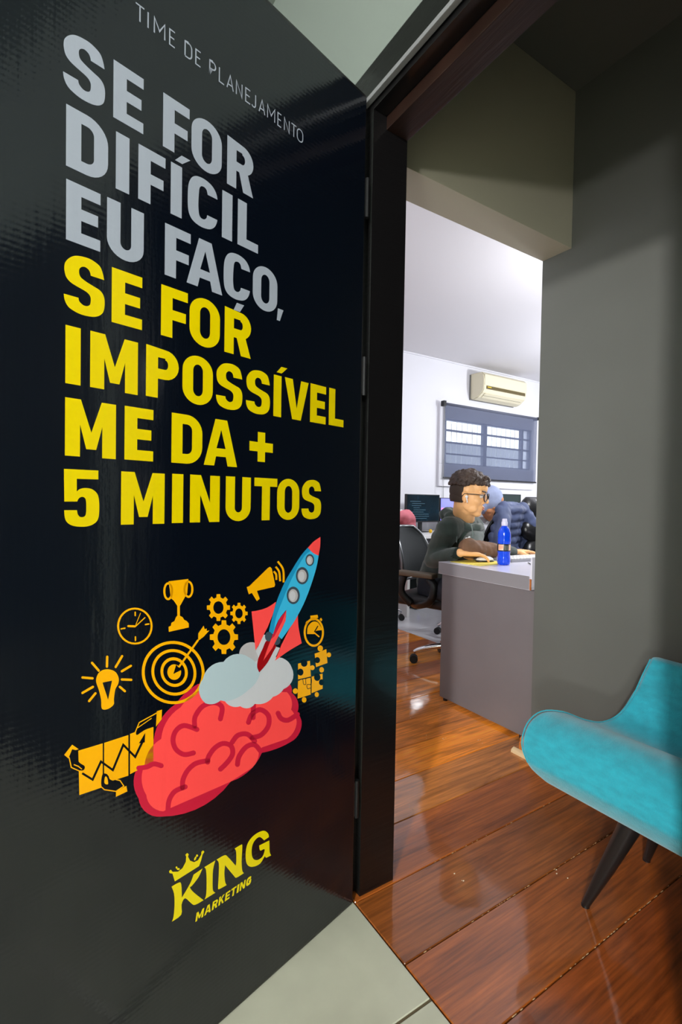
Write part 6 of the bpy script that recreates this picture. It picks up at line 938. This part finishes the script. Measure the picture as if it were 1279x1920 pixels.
remesh('forearm_sleeve', b_, .006, M_BROWNSL, pm, 3, .5, disp=wob(.005, 30))['label'] = 'brown left forearm sleeve'
b_ = NB(); caps(b_, le+d_*.74, .035, le+d_*.97, .031, 14); build('cuff', b_, M_HOODIE, pm, smooth=True)
b_ = NB()
for sg, k_, a_ in ((-1, kR, aR), (1, kL, aL)):
    h_ = hip+V((.09*sg, .03*sg, -.0)); caps(b_, h_, .092, k_, .068); caps(b_, k_, .066, a_+V((0, 0, .02)), .052)
caps(b_, hip+V((-.09, -.03, 0)), .1, hip+V((.09, .03, 0)), .1)
remesh('trousers', b_, .010, M_DENIM, pm, 3, .5, disp=wob(.012, 14))
b_ = NB()
for a_ in (aR, aL): caps(b_, a_+V((0, .01, -.048)), .040, a_+V((.03, -.17, -.053)), .034)
for v in b_.verts: v.co.z = max(v.co.z, .002)
build('shoes', b_, M_BLACK, pm, smooth=True)
# curly hair: dense curls on top, faded sides
b_ = NB(); rg = random.Random(11)
for k in range(420):
    th = rg.uniform(0, 2*math.pi); ph = math.acos(rg.uniform(.12, 1))
    d = V((math.sin(ph)*math.cos(th), math.sin(ph)*math.sin(th), math.cos(ph)))
    p = V((-.016, 0, .048))+V((d.x*.100, d.y*.078, d.z*.092))
    if d.x > .2: p.z = max(p.z, .078)
    if d.x < -.3 and p.z < .05: continue
    r = rg.uniform(.008, .014)+(.005 if d.z > .4 else 0); p += d*rg.uniform(-.004, .009)
    sph(b_, p, r, 7, HM)
for k in range(60):
    p = V((rg.uniform(.05, .092), rg.uniform(-.055, .055), rg.uniform(.078, .118))); sph(b_, p, rg.uniform(.009, .014), 7, HM)
remesh('hair', b_, .0036, M_HAIR, pm, 1, .2, disp=lambda c: .004*noise.noise(V(c)*110))
b_ = NB()
sph(b_, (-.034, 0, .030), (.086, .0775, .080), 22, HM); sph(b_, (-.048, 0, -.008), (.066, .068, .066), 18, HM)
kill = [v for v in b_.verts if (HM.inverted() @ v.co).x > -.006 and (HM.inverted() @ v.co).z < .045 or (HM.inverted() @ v.co).x > .045 or (HM.inverted() @ v.co).z < -.046]
bmesh.ops.delete(b_, geom=kill, context='VERTS'); build('faded_sides', b_, M_FADE, pm, smooth=True)
for sg in (-1, 1):
    e_ = build('eye', sph(NB(), (.072, sg*.031, .010), .0125, 14, HM), mat('eye_white', (222, 216, 208), .3), pm, smooth=True)
    build('iris', sph(NB(), (.0822, sg*.031, .009), (.0035, .0055, .0055), 10, HM), M_BLACK, e_, smooth=True)
    b_ = NB(); caps(b_, (.0895, sg*.015, .036), .0045, (.079, sg*.050, .038), .0035, 8, HM); build('eyebrow', b_, M_HAIR, pm, smooth=True)
b_ = NB(); caps(b_, (.0885, -.014, -.053), .0042, (.0885, .014, -.053), .0042, 8, HM); caps(b_, (.0875, -.011, -.0635), .0045, (.0875, .011, -.0635), .0045, 8, HM); build('lips', b_, mat('lips', (176, 98, 84), .5), pm, smooth=True)
# glasses
gl = NB()
for sg in (-1, 1):
    pts = [HM @ V((.1025-.010*abs(math.sin(a)*0)-.006*(1+math.cos(a)*sg*1)*.5*1.2, sg*.035+.029*math.cos(a), .006+.024*math.sin(a))) for a in [2*math.pi*k/24 for k in range(25)]]
    tube(gl, pts, .0030, 8, caps=False)
    tube(gl, [HM @ V((.097, sg*.060, .016)), HM @ V((.05, sg*.077, .016)), HM @ V((-.01, sg*.086, .012)), HM @ V((-.024, sg*.084, -.006))], .0022, 8)
tube(gl, [HM @ V((.103, -.010, .014)), HM @ V((.106, 0, .018)), HM @ V((.103, .010, .014))], .0022, 8)
g_ = build('glasses', gl, M_BLACK, pm, smooth=True)
for sg in (-1, 1):
    b_ = NB(); cv = [b_.verts.new(HM @ V((.0985-.004*(1+math.cos(a)*sg)*.5, sg*.035+.0285*math.cos(a), .006+.0235*math.sin(a)))) for a in [2*math.pi*k/24 for k in range(24)]]; b_.faces.new(cv)
    build('lens', b_, mat('lens_glass', (240, 240, 240), .02, alpha=.18), g_)
for sg in (-1,):
    b_ = NB(); sph(b_, (.004, sg*.084, -.004), (.009, .007, .009), 12, HM); caps(b_, (.006, sg*.088, -.008), .0035, (.012, sg*.086, -.034), .0032, 10, HM)
    build('earbud', b_, M_PLWHITE, pm, smooth=True)
# second person, hooded, behind
h2 = V((3.400, 2.920, 1.085)); f2_ = V((.55, -.80, -.55)).normalized(); H2 = frameM(h2, f2_, zdir=(.25, -.1, 1))
p2 = empty('person', (3.65, 3.07, 0), 'person in a pale blue hood and light grey sweatshirt bent down behind the man', 'person')
b_ = NB(); head(b_, H2); s2 = V((3.570, 3.000, .90)); hp2 = V((3.700, 3.120, .53)); caps(b_, H2 @ V((-.03, 0, -.05)), .052, s2, .058); caps(b_, s2, .09, hp2, .11)
e2 = [(V((3.410, 3.040, .88)), V((3.370, 2.900, .66)), V((3.490, 2.760, .60)), 1), (V((3.750, 2.980, .88)), V((3.830, 2.820, .66)), V((3.750, 2.700, .60)), -1)]
for a, c, d, sd in e2: caps(b_, a, .048, c, .038); caps(b_, c, .038, d, .026); hand(b_, frameM(d, (d-c), zdir=(0, -.3, 1)), .6, side=sd)
l2 = [(hp2+V((-.09, 0, 0)), V((3.510, 2.740, .52)), V((3.530, 2.780, .09))), (hp2+V((.09, 0, 0)), V((3.770, 2.720, .52)), V((3.750, 2.800, .09)))]
for a, c, d in l2: caps(b_, a, .075, c, .055); caps(b_, c, .052, d, .036); caps(b_, d-V((0, 0, .03)), .034, d+V((0, -.12, -.055)), .028)
remesh('body', b_, .006, M_SKIN2, p2, 3, .5)
b_ = NB(); caps(b_, s2, .115, hp2, .14, 16); caps(b_, V((3.430, 3.040, .88)), .07, V((3.730, 2.980, .88)), .07)
for a, c, d, sd in e2: caps(b_, a, .066, c, .056); caps(b_, c, .055, d+(c-d)*.15, .036)
remesh('sweatshirt', b_, .009, M_GSWEAT, p2, 3, .5, disp=wob(.02, 10))
b_ = NB()
for a, c, d in l2: caps(b_, a, .09, c, .068); caps(b_, c, .064, d, .05)
remesh('trousers', b_, .010, M_DENIM, p2, 3, .5, disp=wob(.012, 12))
b_ = NB()
for a, c, d in l2: caps(b_, d+V((0, .01, -.048)), .040, d+V((0, -.14, -.053)), .034)
for v in b_.verts: v.co.z = max(v.co.z, .002)
build('shoes', b_, M_PLWHITE, p2, smooth=True)
b_ = NB(); sph(b_, (-.022, 0, .028), (.118, .098, .118), 26, H2); sph(b_, (-.05, 0, -.06), (.09, .095, .075), 18, H2)
o2 = remesh('hood', b_, .008, M_HOOD2, p2, 3, .5)
bm_ = NB(); bm_.from_mesh(o2.data); Hi = H2.inverted()
bmesh.ops.delete(bm_, geom=[v for v in bm_.verts if (lambda q: q.x > .085 and q.z < .05 or q.x > .02 and q.z < -.09)(Hi @ v.co)], context='VERTS'); bm_.to_mesh(o2.data); bm_.free()
so = o2.modifiers.new('t', 'SOLIDIFY'); so.thickness = .008
build('hood_rim', tube(NB(), [H2 @ V((.088-.03*math.sin(a)*.2, .070*math.cos(a), -.018+.072*math.sin(a))) for a in [2*math.pi*k/20 for k in range(21)]], .006, 8), M_BLACK, p2, smooth=True)
for sg in (-1, 1): build('eye', sph(NB(), (.072, sg*.031, .010), .0125, 12, H2), mat('eye_white', (222, 216, 208), .3), p2, smooth=True)
# chair of the second person
C4_ = (3.72, 3.14); c4 = empty('office_chair', (*C4_, 0), 'office chair under the hooded person, mostly hidden behind the bottle', 'chair'); star_base(c4, C4_, 1.0, .28)
M4 = frameM((3.74, 3.36, 0), (-.1, -1, 0)); build('seat', cushion(M4, .50, .46, .36, .43), M_BLACK, c4, smooth=True, auto=60); mesh_back(c4, M4, .46, .52, .86, M_BLACK, M_MESH)
# chair with quilted jacket over its back
C5_ = (2.96, 2.70); c5 = empty('office_chair', (*C5_, 0), 'office chair wearing the quilted jacket, right behind the blue bottle', 'chair'); star_base(c5, C5_, .8, .27)
f5 = V((-.25, .97, 0)).normalized(); M5 = frameM((2.98, 2.48, 0), f5)
build('seat', cushion(M5, .48, .44, .42, .49), M_BLACK, c5, smooth=True, auto=60); mesh_back(c5, M5, .42, .56, 1.02, M_BLACK, M_MESH)
b_ = NB()
for q_ in range(6):   # quilted rolls
    z = 1.03-q_*.055; caps(b_, M5 @ V((-.11+.012*q_, -.205-.005*q_, z)), .036, M5 @ V((-.15+.012*q_, 0, z+.004)), .040); caps(b_, M5 @ V((-.15+.012*q_, 0, z+.004)), .040, M5 @ V((-.11+.012*q_, .20+.006*q_, z-.01*q_)), .036)
for sg in (-1, 1):
    P_ = [M5 @ V((-.12, sg*.16, 1.04)), M5 @ V((-.16, sg*.235, .93)), M5 @ V((-.14, sg*.27, .78)), M5 @ V((-.10, sg*.27, .64))]
    for a, c in zip(P_, P_[1:]): caps(b_, a, .05, c, .05)
caps(b_, M5 @ V((-.08, -.17, .70)), .05, M5 @ V((-.08, .17, .70)), .05); caps(b_, M5 @ V((-.10, -.1, 1.055)), .035, M5 @ V((-.10, .1, 1.055)), .035)
jq = remesh('quilted_jacket', b_, .008, M_NAVY, None, 1, .4, disp=wob(.010, 20)); tag(jq, 'blue-grey quilted jacket draped over a chair back behind the blue bottle', 'jacket')
